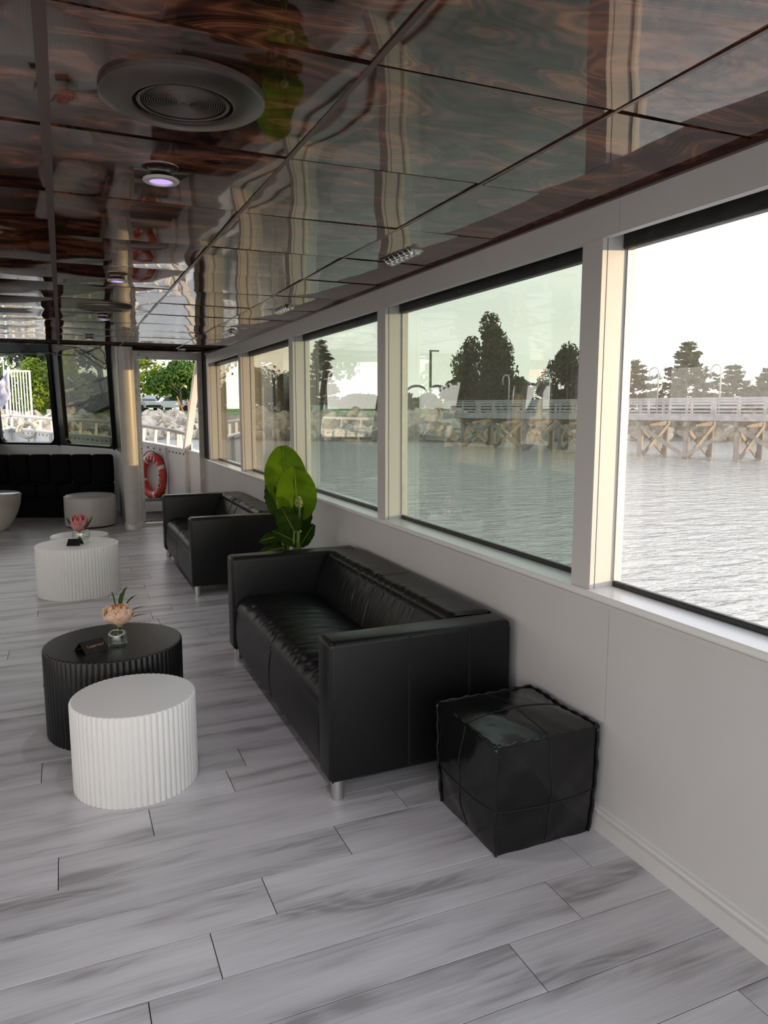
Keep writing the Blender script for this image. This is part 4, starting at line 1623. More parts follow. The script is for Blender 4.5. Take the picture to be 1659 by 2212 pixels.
MT['car_blue'] = principled('blue_grey_car_paint', (0.22, 0.30, 0.42), 0.25)
MT['car_glass'] = principled('dark_car_glass', (0.03, 0.04, 0.05), 0.08)
MT['tyre'] = principled('tyre_rubber', (0.015, 0.015, 0.015), 0.8)
MT['orange'] = principled('orange_paint', (0.75, 0.22, 0.03), 0.6)
MT['roof_green'] = principled('dark_arch_roof', (0.05, 0.055, 0.06), 0.5)
MT['hill'] = principled('distant_blue_hill', (0.16, 0.21, 0.26), 1.0)
MT['flag_blue'] = noise_mat('blue_white_flag', (0.12, 0.14, 0.32), (0.55, 0.55, 0.60), 4, 0.8)
MT['asphalt'] = principled('asphalt', (0.12, 0.12, 0.12), 0.9)


def pol(az, d):
    a = math.radians(az)
    return (d * math.sin(a), d * math.cos(a))


# ================================================================== WATER, SHORE
ZW = -0.9
wt = MB()
wt.add([(-420, -420, ZW), (420, -420, ZW), (420, 420, ZW), (-420, 420, ZW)], [(0, 1, 2, 3)])
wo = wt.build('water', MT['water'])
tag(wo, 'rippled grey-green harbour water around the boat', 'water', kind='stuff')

RW_, RT_ = 57.0, 63.5


def shore_r(az):
    return 0.0 + (6 * math.exp(-((az - 5) / 9.0) ** 2)) + 4.0 * math.exp(-((az - 46) / 9.0) ** 2) - 2.5 * math.exp(-((az - 26) / 7.0) ** 2)


gm_ = MB()
azs = [-100 + i * 2.0 for i in range(101)]
prof = [(RW_ - 1.5, ZW - .6), (RW_ + 1.0, ZW + .25), (RT_ - 1.0, 0.80), (RT_, 1.05), (RT_ + 4, 1.2), (RT_ + 30, 1.5), (420, 2.0)]
vs = []
for a in azs:
    dr = shore_r(a)
    for r, z in prof:
        vs.append((*pol(a, r + dr), z))
np_ = len(prof)
fs = [(i * np_ + j, i * np_ + j + 1, (i + 1) * np_ + j + 1, (i + 1) * np_ + j) for i in range(len(azs) - 1) for j in range(np_ - 1)]
gm_.add(vs, [tuple(reversed(f)) for f in fs])
bank = gm_.build('shore_bank', MT['grass'])
bank.data.materials.append(MT['rock_dark'])
for pi_, pg_ in enumerate(bank.data.polygons):
    if pi_ % (np_ - 1) < 3:
        pg_.material_index = 1
struct(bank, 'grassy shore bank beyond the water', 'shore')
rock_meshes = []
for v in range(6):
    bm = bmesh.new()
    bmesh.ops.create_icosphere(bm, subdivisions=2, radius=1)
    rr = random.Random(40 + v)
    planes = [(Vector((rr.gauss(0, 1), rr.gauss(0, 1), rr.gauss(0, 1))).normalized(), rr.uniform(.40, .72)) for _ in range(11)]
    for vv in bm.verts:
        for nrm_, dd in planes:
            q = vv.co.dot(nrm_)
            if q > dd:
                vv.co -= nrm_ * (q - dd) * .9
        vv.co *= rr.uniform(.95, 1.05)
    bm.verts.index_update()
    mm_ = MB()
    mm_.add([x.co.copy() for x in bm.verts], [tuple(q.index for q in f.verts) for f in bm.faces])
    bm.free()
    rock_meshes.append((mm_, mm_.mesh('boulder', MT['rock']), mm_.mesh('boulder', MT['rock_dark'])))
rr = random.Random(21)
stuff = MB()
cnt = 0
cand = []
for lo, hi, n_, sz in [(-4.6, 10.6, 330, (.35, .85)), (12, 27, 230, (.4, .95)), (27, 53, 260, (.5, 1.1)), (-75, -12, 200, (.5, 1.1))]:
    for i in range(n_):
        az = rr.uniform(lo, hi)
        t = rr.random()
        r = RW_ + .2 + t * (RT_ - RW_) + shore_r(az)
        z = ZW + .1 + t * (1.85)
        cand.append((az, r, z, t, rr.uniform(*sz)))
cand.sort(key=lambda c: -(c[4] if c[0] > -6 else 0))
for i, (az, r, z, t, s) in enumerate(cand):
    x, y = pol(az, r)
    k = rr.randrange(6)
    rot = (rr.uniform(0, 6), rr.uniform(0, 6), rr.uniform(0, 6))
    sc_ = (s * rr.uniform(.9, 1.5), s * rr.uniform(.8, 1.2), s * rr.uniform(.6, .9))
    if i < 290:
        put('boulder', rock_meshes[k][2 if (t < .22 or 30 < az) else 1], bank, (x, y, z), rot, sc_)
    else:
        mat4 = Matrix.LocRotScale(Vector((x, y, z)), __import__('mathutils').Euler(rot), Vector(sc_))
        stuff.add([mat4 @ Vector(p) for p in rock_meshes[k][0].v], rock_meshes[k][0].f)
so = stuff.build('boulder_field', MT['rock'], bank)
so['kind'] = 'stuff'


# ================================================================== TREES
def leafy(mat_name, centre, rad, nleaf, size, rng_, clusters=14, low=-.6):
    """crown of many small leaf quads gathered in clumps"""
    m = MB()
    cx, cy, cz = centre
    cl = []
    for k in range(clusters):
        th, ph = rng_.uniform(0, 2 * PI), rng_.uniform(low, 1.2)
        q = rng_.uniform(.35, .85)
        tp = 1.1 - .65 * max(0.0, math.sin(ph))
        cl.append((cx + rad[0] * q * tp * math.cos(th) * math.cos(ph), cy + rad[0] * q * tp * math.sin(th) * math.cos(ph), cz + rad[1] * q * math.sin(ph), rng_.uniform(.28, .50) * (.55 + .45 * tp)))
    cl.append((cx, cy, cz + rad[1] * .64, .34))
    clusters = len(cl)
    for i in range(nleaf):
        c = cl[i % clusters]
        d = Vector((rng_.gauss(0, 1), rng_.gauss(0, 1), rng_.gauss(0, 1))).normalized() * (rng_.random() ** .35)
        p = Vector((c[0] + d.x * c[3] * rad[0], c[1] + d.y * c[3] * rad[0], c[2] + d.z * c[3] * rad[1] * .9))
        nrm_ = (d + Vector((rng_.gauss(0, .5), rng_.gauss(0, .5), rng_.gauss(0, .5) + .2))).normalized()
        u = nrm_.orthogonal().normalized()
        u.rotate(Matrix.Rotation(rng_.uniform(0, 6.3), 3, nrm_))
        v = nrm_.cross(u)
        s_ = size * rng_.uniform(.6, 1.25)
        m.add([p - u * s_, p - v * s_ * .55, p + u * s_, p + v * s_ * .55], [(0, 1, 2, 3)])
    return m


def tree(az, d, ztop, rad, mat, label, seed, nleaf=2600, size=.26, trunk_r=.16, base_z=1.2, grp='shore trees', ratio=.42):
    x, y = pol(az, d)
    root = empty('tree', (x, y, base_z))
    tag(root, label, 'tree', grp)
    rg = random.Random(seed)
    hz = ztop - base_z
    rz = hz * ratio
    leafy(mat, (0, 0, hz - rz), (rad, rz), nleaf, size, rg, 14 if ratio < .52 else 20, -.6 if ratio < .52 else -1.3).build('crown', MT[mat], root)
    m = MB()
    m.tube([(0, 0, -.5), (.05, 0, hz * .3), (-.05, .05, hz * .75)], trunk_r, 8, r2=trunk_r * .35)
    for k in range(6):
        a = rg.uniform(0, 6.28)
        z0 = hz * rg.uniform(.3, .6)
        m.tube([(0, 0, z0), (rad * .3 * math.cos(a), rad * .3 * math.sin(a), z0 + hz * .12), (rad * .65 * math.cos(a), rad * .65 * math.sin(a), z0 + hz * .22)], trunk_r * .4, 6, r2=trunk_r * .12)
    m.build('trunk', MT['bark'], root, smooth=True)
    return root


def conifer(az, d, ztop, rad, label, seed, mat='fol_conifer', base_z=1.2, grp='pines along the shore', tiers=11, per=16, sparse=1.0):
    x, y = pol(az, d)
    root = empty('pine_tree', (x, y, base_z))
    tag(root, label, 'tree', grp)
    rg = random.Random(seed)
    hz = ztop - base_z
    MB().tube([(0, 0, -.5), (0, .02, hz * .5), (0, 0, hz * .97)], .14, 8, r2=.025).build('trunk', MT['bark'], root, smooth=True)
    m = MB()
    br = MB()
    for t in range(tiers):
        f = (t + .5) / tiers
        z = hz * (.10 + .88 * f)
        L = rad * (1 - f) ** .8 * rg.uniform(.75, 1.15) + .12
        nb = 5 if f < .8 else 4
        for b in range(nb):
            a = 2 * PI * b / nb + t * 1.1 + rg.uniform(-.3, .3)
            LL = L * rg.uniform(.6, 1.15)
            rise = rg.uniform(.0, .22) * LL
            br.tube([(0, 0, z), (LL * .95 * math.cos(a), LL * .95 * math.sin(a), z + rise)], .03, 4, r2=.008)
            for q in range(int(per * (.4 + LL / rad))):
                tt = rg.uniform(.25, 1.05)
                p = Vector((LL * tt * math.cos(a), LL * tt * math.sin(a), z + rise * tt)) + Vector((rg.gauss(0, .10), rg.gauss(0, .10), rg.gauss(.03, .055))) * (.6 + rad * .25)
                u = Vector((math.cos(a) + rg.gauss(0, .5), math.sin(a) + rg.gauss(0, .5), rg.gauss(.2, .35))).normalized()
                nrm_ = u.orthogonal().normalized()
                nrm_.rotate(Matrix.Rotation(rg.uniform(0, 6.3), 3, u))
                s_ = rg.uniform(.14, .30) * sparse
                m.add([p - u * s_, p + nrm_ * s_ * .35, p + u * s_, p - nrm_ * s_ * .35], [(0, 1, 2, 3)])
    m.build('needles', MT[mat], root)
    br.build('branches', MT['bark'], root)
    return root


G = 'shore trees'
# seen through the doorway and the bow windows
tree(5.2, 80, 12.5, 4.2, 'fol_bright', 'tall yellow-green tree left in the doorway view', 1, 9000, .22, ratio=.50)
tree(8.1, 76, 6.6, 2.9, 'fol_green', 'rounded mid-green tree in the middle of the doorway view', 2, 6500, .20, ratio=.50)
tree(9.6, 92, 8.8, 2.6, 'fol_dark', 'dark tree at the top right of the doorway view', 3, 2200, .24)
tree(7.0, 104, 6.4, 3.0, 'fol_bright', 'small bright tree far behind the parked cars', 4, 1600, .26)
tree(-1.8, 72, 6.2, 2.3, 'fol_bright', 'yellow-green bush in the clear bow window', 5, 4600, .18, ratio=.52)
tree(-2.4, 92, 13.0, 4.6, 'fol_dark', 'tall dark tree behind the bush in the clear bow window', 6, 7000, .28, ratio=.5)
tree(0.35, 71, 8.2, 1.6, 'fol_bright', 'bright leafy tree at the left of the smoked bow window', 7, 3000, .19, ratio=.5)
tree(2.6, 82, 14.0, 4.2, 'fol_dark', 'large dark tree with pale trunk in the smoked bow window', 8, 8000, .30, trunk_r=.42, ratio=.40)
tree(-6.5, 80, 12.0, 4.5, 'fol_green', 'green tree left of the bow windows', 9, 1800, .34)
# starboard shore
conifer(18.6, 66, 7.6, 1.7, 'dark pine in the third window behind the plant', 11, mat='fol_dark', tiers=15, per=60, sparse=1.15)
tree(31.4, 66, 10.2, 2.9, 'fol_dark', 'tall dark tree in the middle of the large tinted window', 12, 9500, .20, ratio=.52)
tree(28.9, 72, 4.6, 1.8, 'fol_dark', 'lower dark tree left of the tall one in the tinted window', 13, 1800, .22)
tree(37.2, 64, 7.2, 2.6, 'fol_dark', 'dark bushy tree beside the near window post', 14, 3200, .20, ratio=.5)
tree(26.8, 76, 3.2, 1.8, 'fol_green', 'low green bush below the arched pavilion', 15, 1500, .24, ratio=.5)
tree(25.0, 88, 3.5, 2.6, 'fol_dark', 'low dark bush left of the lamp pole', 16, 1400, .26, ratio=.5)
conifer(41.9, 64, 5.5, 2.9, 'wide dark pine close to the near window post', 21, mat='fol_conifer', tiers=10, per=60)
conifer(45.45, 62, 6.7, 2.6, 'tallest pine between the two hooked lamps on the pier', 22, mat='fol_conifer', tiers=14, per=60)
conifer(48.5, 64, 4.9, 2.6, 'low spreading pine right of the second hooked lamp', 23, tiers=9, per=60)
conifer(50.6, 63, 4.6, 2.3, 'small pine at the right edge of the nearest window', 24, tiers=9, per=60)
conifer(43.6, 66, 3.0, 2.6, 'shrubby pine behind the pier railing', 25, tiers=6, per=24)
# dark shrubbery filling the shore
for i, (az, d, zt, rd, mt, lb) in enumerate([
        (-4.2, 88, 5.5, 3.4, 'fol_dark', 'dark shrub at the far left of the clear bow window'),
        (-0.6, 90, 6.0, 3.4, 'fol_dark', 'dark shrub behind the bow window mullion'),
        (1.7, 76, 5.0, 2.6, 'fol_dark', 'dark shrub low in the middle of the smoked bow window'),
        (3.6, 78, 5.5, 2.6, 'fol_dark', 'dark shrub low at the right of the smoked bow window'),
        (9.9, 84, 4.6, 2.6, 'fol_green', 'green shrub at the right side of the doorway view'),
        (13.5, 82, 6.5, 4.0, 'fol_green', 'green thicket in the foremost starboard window'),
        (16.0, 80, 5.5, 4.0, 'fol_dark', 'dark thicket in the second foremost starboard window'),
        (21.5, 84, 3.4, 4.0, 'fol_dark', 'low dark thicket behind the second window post'),
        (30.0, 69, 4.4, 2.6, 'fol_dark', 'dark undergrowth left of the tall tree'),
        (33.4, 68, 4.6, 2.8, 'fol_dark', 'dark undergrowth right of the tall tree'),
        (35.6, 68, 4.0, 2.6, 'fol_dark', 'dark undergrowth between the hooked lamps'),
        (39.4, 66, 4.6, 2.6, 'fol_dark', 'dark undergrowth behind the near window post'),
        (46.8, 68, 2.9, 3.0, 'fol_conifer', 'low undergrowth behind the tallest pine'),
        (50.0, 68, 2.8, 3.0, 'fol_conifer', 'low undergrowth at the right edge of the view')]):
    tree(az, d, zt, rd, mt, lb, 60 + i, 2600, .26, grp='shore undergrowth', ratio=.55)
# port shore, seen in reflections
for i, (az, d, zt, rd, mt) in enumerate([(-16, 66, 10, 4, 'fol_dark'), (-27, 62, 8, 4, 'fol_green'), (-38, 66, 12, 5, 'fol_dark'), (-52, 62, 9, 4.5, 'fol_green'), (-68, 64, 11, 5, 'fol_dark')]):
    tree(az, d, zt, rd, mt, ['dark tree off the port bow', 'green tree off the port bow', 'tall dark tree off the port beam', 'green tree off the port beam', 'dark tree off the port quarter'][i], 30 + i, 1300, .40)

# distant hills
hl = MB()
for k in range(60):
    pass
az_h = [8 + i * 1.0 for i in range(30)]
vs = []
for a in az_h:
    h = 6.5 + 2.2 * math.sin(a * .35) + 1.2 * math.sin(a * .8 + 1)
    vs += [(*pol(a, 400), 0.0), (*pol(a, 412), h), (*pol(a, 460), h * .8)]
fs = []
for i in range(len(az_h) - 1):
    fs += [(i * 3, i * 3 + 3, i * 3 + 4, i * 3 + 1), (i * 3 + 1, i * 3 + 4, i * 3 + 5, i * 3 + 2)]
hl.add(vs, fs)
ho = hl.build('hill', MT['hill'], smooth=True)
struct(ho, 'low blue hill on the far horizon', 'hill')

# ================================================================== PIER
P0 = Vector((30.9, 18.0, 0))
PD = Vector((-0.312, 0.950, 0)).normalized()
PN = Vector((PD.y, -PD.x, 0))
PLEN = 26.0
pier = empty('pier', tuple(P0))
tag(pier, 'weathered timber pier on crossed piles over the water', 'pier')
DZ = 1.25


def pp(t, n_, z):
    return PD * t + PN * n_ + Vector((0, 0, z))


bents = [i * 2.45 for i in range(11)]
for t in bents:
    for n_ in (0.15, 2.75):
        MB().tube([pp(t, n_, ZW - .5), pp(t, n_, DZ - .30)], .15, 10).build('pile', MT['pier_wood'], pier, smooth=True, angle=50)
    MB().beam(pp(t, -.1, DZ - .43), pp(t, 3.0, DZ - .43), .2, .28).build('cap_beam', MT['pier_wood'], pier)
    MB().beam(pp(t + .12, .2, DZ - .55), pp(t + .12, 2.75, ZW + .1), .07, .20).build('cross_brace', MT['pier_wood'], pier)
    MB().beam(pp(t - .12, 2.75, DZ - .55), pp(t - .12, .2, ZW + .1), .07, .20).build('cross_brace', MT['pier_wood'], pier)
for i, t in enumerate(bents[:-1]):
    a, b = (DZ - .55, ZW + .15) if i % 2 else (ZW + .15, DZ - .55)
    MB().beam(pp(t, -.02, a), pp(t + 2.45, -.02, b), .07, .18).build('long_brace', MT['pier_wood'], pier)
for n_ in (0.0, 1.45, 2.9):
    MB().beam(pp(-.5, n_, DZ - .17), pp(PLEN, n_, DZ - .17), .12, .26).build('stringer', MT['pier_wood'], pier)
m = MB()
m.beam(pp(-.5, 1.45, DZ - .02), pp(PLEN, 1.45, DZ - .02), 3.2, .06)
m.build('deck', MT['pier_grey'], pier)
MB().beam(pp(-.5, -.17, DZ - .10), pp(PLEN, -.17, DZ - .10), .05, .34).build('fascia_board', MT['pier_grey'], pier)
post_me = MB().box(-.05, .05, -.05, .05, 0, .80).mesh('rail_post', MT['pier_grey'])
ang = math.atan2(PD.y, PD.x)
nposts = int(PLEN / 1.22)
for i in range(nposts + 1):
    for n_ in (-.05, 2.95):
        put('rail_post', post_me, pier, pp(i * 1.22, n_, DZ), (0, 0, ang))
for n_ in (-.05, 2.95):
    for z in (.18, .36, .54, .68):
        MB().beam(pp(-.5, n_, DZ + z), pp(PLEN, n_, DZ + z), .04, .085).build('rail_board', MT['pier_grey'], pier)
    MB().beam(pp(-.5, n_, DZ + .80), pp(PLEN, n_, DZ + .80), .15, .045).build('hand_rail', MT['pier_grey'], pier)


def pier_t(az):
    a = math.radians(az)
    dx, dy = math.sin(a), math.cos(a)
    # P0 + PD t = s (dx,dy)
    Q = P0 + PN * 2.6
    det = PD.x * (-dy) - PD.y * (-dx)
    t = ((-Q.x) * (-dy) - (-Q.y) * (-dx)) / det
    return t


for az, lb, hh in [(43.55, 'left hooked lamp post on the pier in the nearest window', 2.55), (47.65, 'right hooked lamp post on the pier in the nearest window', 2.55), (32.9, 'hooked pier lamp post left in the large tinted window', 2.5), (35.9, 'hooked pier lamp post right in the large tinted window', 2.5)]:
    t = pier_t(az)
    b = P0 + pp(t, 2.6, DZ)
    root = empty('pier_lamp', tuple(b))
    tag(root, lb, 'lamp', 'hooked lamps on the pier')
    pts = [(0, 0, 0), (0, 0, hh - .35)]
    for k in range(9):
        a = PI * k / 8
        q = PD * (.26 - .26 * math.cos(a))
        pts.append((q.x, q.y, hh - .35 + .30 * math.sin(a)))
    e_ = pts[-1]
    pts.append((e_[0], e_[1], e_[2] - .18))
    MB().tube(pts, .040, 8).build('pole', MT['lamp_post'], root, smooth=True)
    MB().lathe([(.03, 0), (.09, -.10), (.09, -.16), (.03, -.24)], 12, cx=e_[0], cy=e_[1]).build('lamp_head', MT['dark_metal'], root, loc=(0, 0, e_[2] - .16))
mp_ = empty('mooring_pile', (*pol(41.35, 36.5), ZW - .5))
tag(mp_, 'single tall mooring pile at the near end of the pier', 'pile')
MB().tube([(0, 0, 0), (0, 0, 2.4), (.05, 0, 5.0)], .16, 12).build('shaft', MT['pier_wood'], mp_, smooth=True, angle=50)
MB().lathe([(.165, 4.9), (.17, 4.95), (.05, 5.15), (.01, 5.18)], 12, cx=.05).build('cap', MT['lamp_post'], mp_)

# street lamp and arched pavilion
sl_ = empty('street_lamp', (*pol(26.95, 64), 1.2))
tag(sl_, 'dark square street lamp pole in the large tinted window', 'lamp')
MB().tube([(0, 0, 0), (0, 0, 5.25)], .11, 8).build('pole', MT['dark_metal'], sl_)
MB().box(-.08, .75, -.12, .12, 5.2, 5.32).build('lamp_head', MT['dark_metal'], sl_)
pv = empty('pavilion', (*pol(26.6, 92), 1.2))
tag(pv, 'open pavilion with three dark arched roofs', 'building')
u = Vector((math.cos(math.radians(26.6)), -math.sin(math.radians(26.6)), 0))
w_ = Vector((u.y * -1, u.x, 0)) * -1
for k in range(3):
    m = MB()
    c0 = u * (-3.6 + k * 2.5)
    vs = []
    for d in (0, 4):
        for q in range(11):
            a = PI * q / 10
            vs.append(c0 - u * (1.2 * math.cos(a)) + Vector((0, 0, 2.3 + .75 * math.sin(a))) + w_ * d)
        for q in range(11):
            a = PI * q / 10
            vs.append(c0 - u * (1.2 * math.cos(a)) + Vector((0, 0, 2.42 + .80 * math.sin(a))) + w_ * d)
    fs = []
    for q in range(10):
        fs += [(q, q + 1, 22 + q + 1, 22 + q), (11 + q + 1, 11 + q, 33 + q, 33 + q + 1), (q, 11 + q, 12 + q, q + 1), (22 + q + 1, 33 + q + 1, 33 + q, 22 + q)]
    m.add(vs, fs)
    m.build('arched_roof', MT['roof_green'], pv)
for k in range(4):
    c0 = u * (-4.85 + k * 2.5)
    MB().beam(c0, c0 + Vector((0, 0, 2.4)), .22, .22).build('post', MT['dark_metal'], pv)
    for s in (-1, 1):
        MB().beam(c0 + Vector((0, 0, 1.5)), c0 + u * (.8 * s) + Vector((0, 0, 2.3)), .10, .10).build('strut', MT['dark_metal'], pv)


# ================================================================== PARKED CARS, STAKES
def car(az, d, rz, mat, label, kind):
    root = empty('car', (*pol(az, d), 1.30), rz)
    tag(root, label, 'car', 'cars parked on the shore road')
    if kind == 'pickup':
        side = [(-2.6, .45), (2.5, .45), (2.6, .8), (2.5, 1.05), (1.3, 1.15), (.75, 1.75), (-.35, 1.78), (-.55, 1.18), (-2.6, 1.15)]
        win = [(1.15, 1.17), (.70, 1.66), (-.28, 1.68), (-.40, 1.20)]
    else:
        side = [(-2.2, .4), (2.2, .4), (2.28, .8), (2.2, 1.0), (1.25, 1.12), (.6, 1.72), (-1.7, 1.75), (-2.15, 1.15)]
        win = [(1.12, 1.14), (.55, 1.63), (-1.6, 1.65), (-1.95, 1.18)]
    W2 = .9
    m = MB()
    nn = len(side)
    vs = [(x, -W2, z) for x, z in side] + [(x, W2, z) for x, z in side]
    m.add(vs, [tuple(range(nn)), tuple(range(2 * nn - 1, nn - 1, -1))] + [(i, nn + i, nn + (i + 1) % nn, (i + 1) % nn) for i in range(nn)])
    b = m.build('body', mat, root)
    for s in (-1, 1):
        m = MB()
        m.add([(x, s * (W2 + .01), z) for x, z in win] + [(x, s * (W2 - .02), z) for x, z in win], [(0, 1, 2, 3), (7, 6, 5, 4), (0, 4, 5, 1), (1, 5, 6, 2), (2, 6, 7, 3), (3, 7, 4, 0)])
        m.build('side_window', MT['car_glass'], root)
        for x in (-1.45, 1.5):
            MB().tube([(x, s * (W2 - .16), .36), (x, s * (W2 + .03), .36)], .36, 16).build('wheel', MT['tyre'], root)
    x0, z0 = win[0]
    x1, z1 = win[1]
    m = MB()
    m.add([(x0 + .14, -.75, z0), (x0 + .14, .75, z0), (x1 + .10, .7, z1), (x1 + .10, -.7, z1), (x0 + .04, -.75, z0), (x0 + .04, .75, z0), (x1, .7, z1), (x1, -.7, z1)], [(0, 1, 2, 3), (7, 6, 5, 4), (0, 4, 5, 1), (1, 5, 6, 2), (2, 6, 7, 3), (3, 7, 4, 0)])
    m.build('windscreen', MT['car_glass'], root)
    MB().box(2.2, 2.34 if kind != 'pickup' else 2.62, -.8, .8, .45, .68).build('bumper', MT['tyre'], root)


car(5.55, 84, math.radians(-72), MT['car_white'], 'white van parked at the left of the doorway view', 'van')
car(6.35, 96, math.radians(-10), MT['car_blue'], 'blue-grey car parked between the two white vehicles', 'van')
car(7.45, 88, math.radians(186), MT['car_white'], 'white pickup truck parked right of the blue car', 'pickup')
for i, (az, ln, tl) in enumerate([(8.38, 1.5, -.45), (8.66, 1.25, -.05), (8.80, .9, .3)]):
    st = MB().beam((0, 0, -.2), (tl * ln, 0, ln), .10, .10).build('marker_stake', MT['orange'], None, (*pol(az, 74), 1.25))
    tag(st, ['leftmost long leaning orange stake on the grass', 'middle upright orange stake on the grass', 'rightmost short orange stake on the grass'][i], 'stake', 'orange stakes on the grass')
# white slatted fence seen through the clear bow window
fe = empty('slatted_fence', (*pol(-2.72, 60), 0.9))
tag(fe, 'tall white slatted gate panel seen through the clear bow window', 'fence')
for k in range(9):
    MB().box(-.80 + k * .19, -.72 + k * .19, -.03, .03, .1, 3.3).build('slat', MT['rail'], fe)
MB().box(-.85, .85, -.04, .04, 3.3, 3.42).build('top_rail', MT['rail'], fe)
MB().box(-.85, .85, -.04, .04, 0.0, .1).build('bottom_rail', MT['rail'], fe)
MB().box(.78, .86, -.05, .05, 0, 3.4).build('post', MT['rail'], fe)
MB().box(-.90, -.82, -.05, .05, -.3, 4.2).build('post', MT['rail'], fe)
# shore deck with orange panels, off the port bow (shows in the window reflections)
sd = empty('shore_deck', (-21.5, 36.5, 0))
tag(sd, 'raised timber shore deck with orange panels off the port bow', 'deck')
MB().box(-5, .6, -1.5, 3, 3.0, 3.35).build('platform', MT['pier_grey'], sd)
for x in (-4.5, -2.2, 0.2):
    MB().tube([(x, -1.2, -1.2), (x, -1.2, 3.0)], .2, 10).build('deck_post', MT['rock'], sd)
for k in range(6):
    MB().box(-4.95 + k * .98, -4.87 + k * .98, -1.5, -1.42, 3.35, 4.3).build('rail_post', MT['lamp_post'], sd)
MB().box(-5, .6, -1.52, -1.4, 4.3, 4.38).build('hand_rail', MT['lamp_post'], sd)
for x0, x1 in ((-3.0, -1.7), (-1.4, -.1)):
    MB().box(x0, x1, 1.2, 1.4, 3.35, 5.6).build('orange_panel', MT['orange'], sd)

# ================================================================== BOW DECK, BULWARK, RAILS
BP = [(1.80, 9.90, .885), (1.70, 11.1, .90), (1.52, 12.05, .92), (1.22, 12.72, .965), (0.80, 13.65, 1.01), (0.30, 14.80, 1.035), (-0.19, 15.9, 1.05), (-0.62, 16.85, 1.08), (-1.0, 17.45, 1.11)]
dk = MB()
pts2 = [(x, y) for x, y, z in BP] + [(mir(x), y) for x, y, z in reversed(BP[:-1])]
dk.prism(pts2, -.25, -.05)
dko = dk.build('bow_deck', MT['deck'])
struct(dko, 'pale painted bow deck outside the doorway', 'deck')


def inward(i, path):
    a = Vector(path[max(i - 1, 0)][:2])
    b = Vector(path[min(i + 1, len(path) - 1)][:2])
    d = (b - a).normalized()
    n_ = Vector((-d.y, d.x))
    c = Vector((XC, 12))
    if (c - Vector(path[i][:2])).dot(n_) < 0:
        n_ = -n_
    return n_


def bulwark(side):
    path = BP if side == 'starboard' else [(mir(x), y, z) for x, y, z in BP]
    n_ = len(path)
    m = MB()
    vs = []
    for i, (x, y, z) in enumerate(path):
        q = inward(i, path) * .05
        vs += [(x, y, -.3), (x, y, z), (x + q.x, y + q.y, z), (x + q.x, y + q.y, -.3)]
    fs = []
    for i in range(n_ - 1):
        o = i * 4
        for k in range(4):
            k2 = (k + 1) % 4
            f = (o + k, o + k2, o + 4 + k2, o + 4 + k)
            fs.append(f if side == 'port' else tuple(reversed(f)))
    fs += [(0, 1, 2, 3), ((n_ - 1) * 4 + 3, (n_ - 1) * 4 + 2, (n_ - 1) * 4 + 1, (n_ - 1) * 4)]
    m.add(vs, fs)
    root = m.build('bulwark_' + side, MT['white_hull'])
    struct(root, 'white %s bulwark of the bow with riveted edge' % side, 'bulwark')
    # cap rail
    cap = MB()
    for i in range(n_ - 1):
        a, b = path[i], path[i + 1]
        qa, qb = inward(i, path) * .02, inward(i + 1, path) * .02
        cap.beam((a[0] + qa.x, a[1] + qa.y, a[2] + .012), (b[0] + qb.x, b[1] + qb.y, b[2] + .012), .13, .03)
    cap.build('cap_rail', MT['rail'], root)
    # rivet heads under the cap
    rv = MB().lathe([(.014, -.006), (.014, .006)], 8).mesh('rivet', MT['pier_wood'])
    for i in range(1, n_ - 1):
        a, b = Vector(path[i]), Vector(path[i + 1])
        L = (b - a).length
        kk = max(1, int(L / .16))
        q = inward(i, path) * .056
        for k in range(kk):
            p = a.lerp(b, k / kk)
            put('rivet', rv, root, (p.x + q.x, p.y + q.y, p.z - .06), (PI / 2, 0, math.atan2(b.y - a.y, b.x - a.x)))
    # stiffening frames on the inside
    for i, w2 in ((1, .05), (2, .06), (4, .05), (6, .05)):
        x, y, z = path[i]
        q = inward(i, path)
        MB().beam((x + q.x * .09, y + q.y * .09, -.05), (x + q.x * .06, y + q.y * .06, z), .05, .09).build('frame_rib', MT['white_hull'], root)
    # open rail on stanchions
    tp = [Vector((x + inward(i, path).x * .02, y + inward(i, path).y * .02, z + (.27 if i > 1 else .24))) for i, (x, y, z) in enumerate(path)]
    r = MB().tube(tp[1:], .030, 8)
    r.build('top_rail', MT['rail'], root, smooth=True)
    for i in range(1, n_):
        for f in ((0, .5) if i < n_ - 1 else (0,)):
            a = Vector(path[i])
            b = Vector(path[min(i + 1, n_ - 1)])
            p = a.lerp(b, f)
            t = tp[i].lerp(tp[min(i + 1, n_ - 1)], f)
            dv = (b - a).normalized() * .06 if i < n_ - 1 else Vector((0, 0, 0))
            MB().beam(p + dv, t - dv * .3, .045, .045).build('stanchion', MT['rail'], root)
    for f in (.2, .4):
        a, b = Vector(path[1]), Vector(path[2])
        MB().beam(a.lerp(b, f), tp[1].lerp(tp[2], f), .035, .035).build('stanchion', MT['rail'], root)
    # raked roof strut with a gusset
    s = 1 if side == 'starboard' else -1
    X = (lambda x: x) if s == 1 else mir
    MB().beam((X(1.62), 11.0, .90), (X(1.69), 9.98, 2.22), .085, .085).build('roof_strut', MT['rail'], root)
    g = MB()
    g.prism([(X(1.66), 10.94), (X(1.675), 10.86), (X(1.69), 10.87), (X(1.675), 10.95)], .90, 1.02)
    g.build('gusset', MT['lamp_post'], root)
    return root


bulwark('starboard')
bulwark('port')
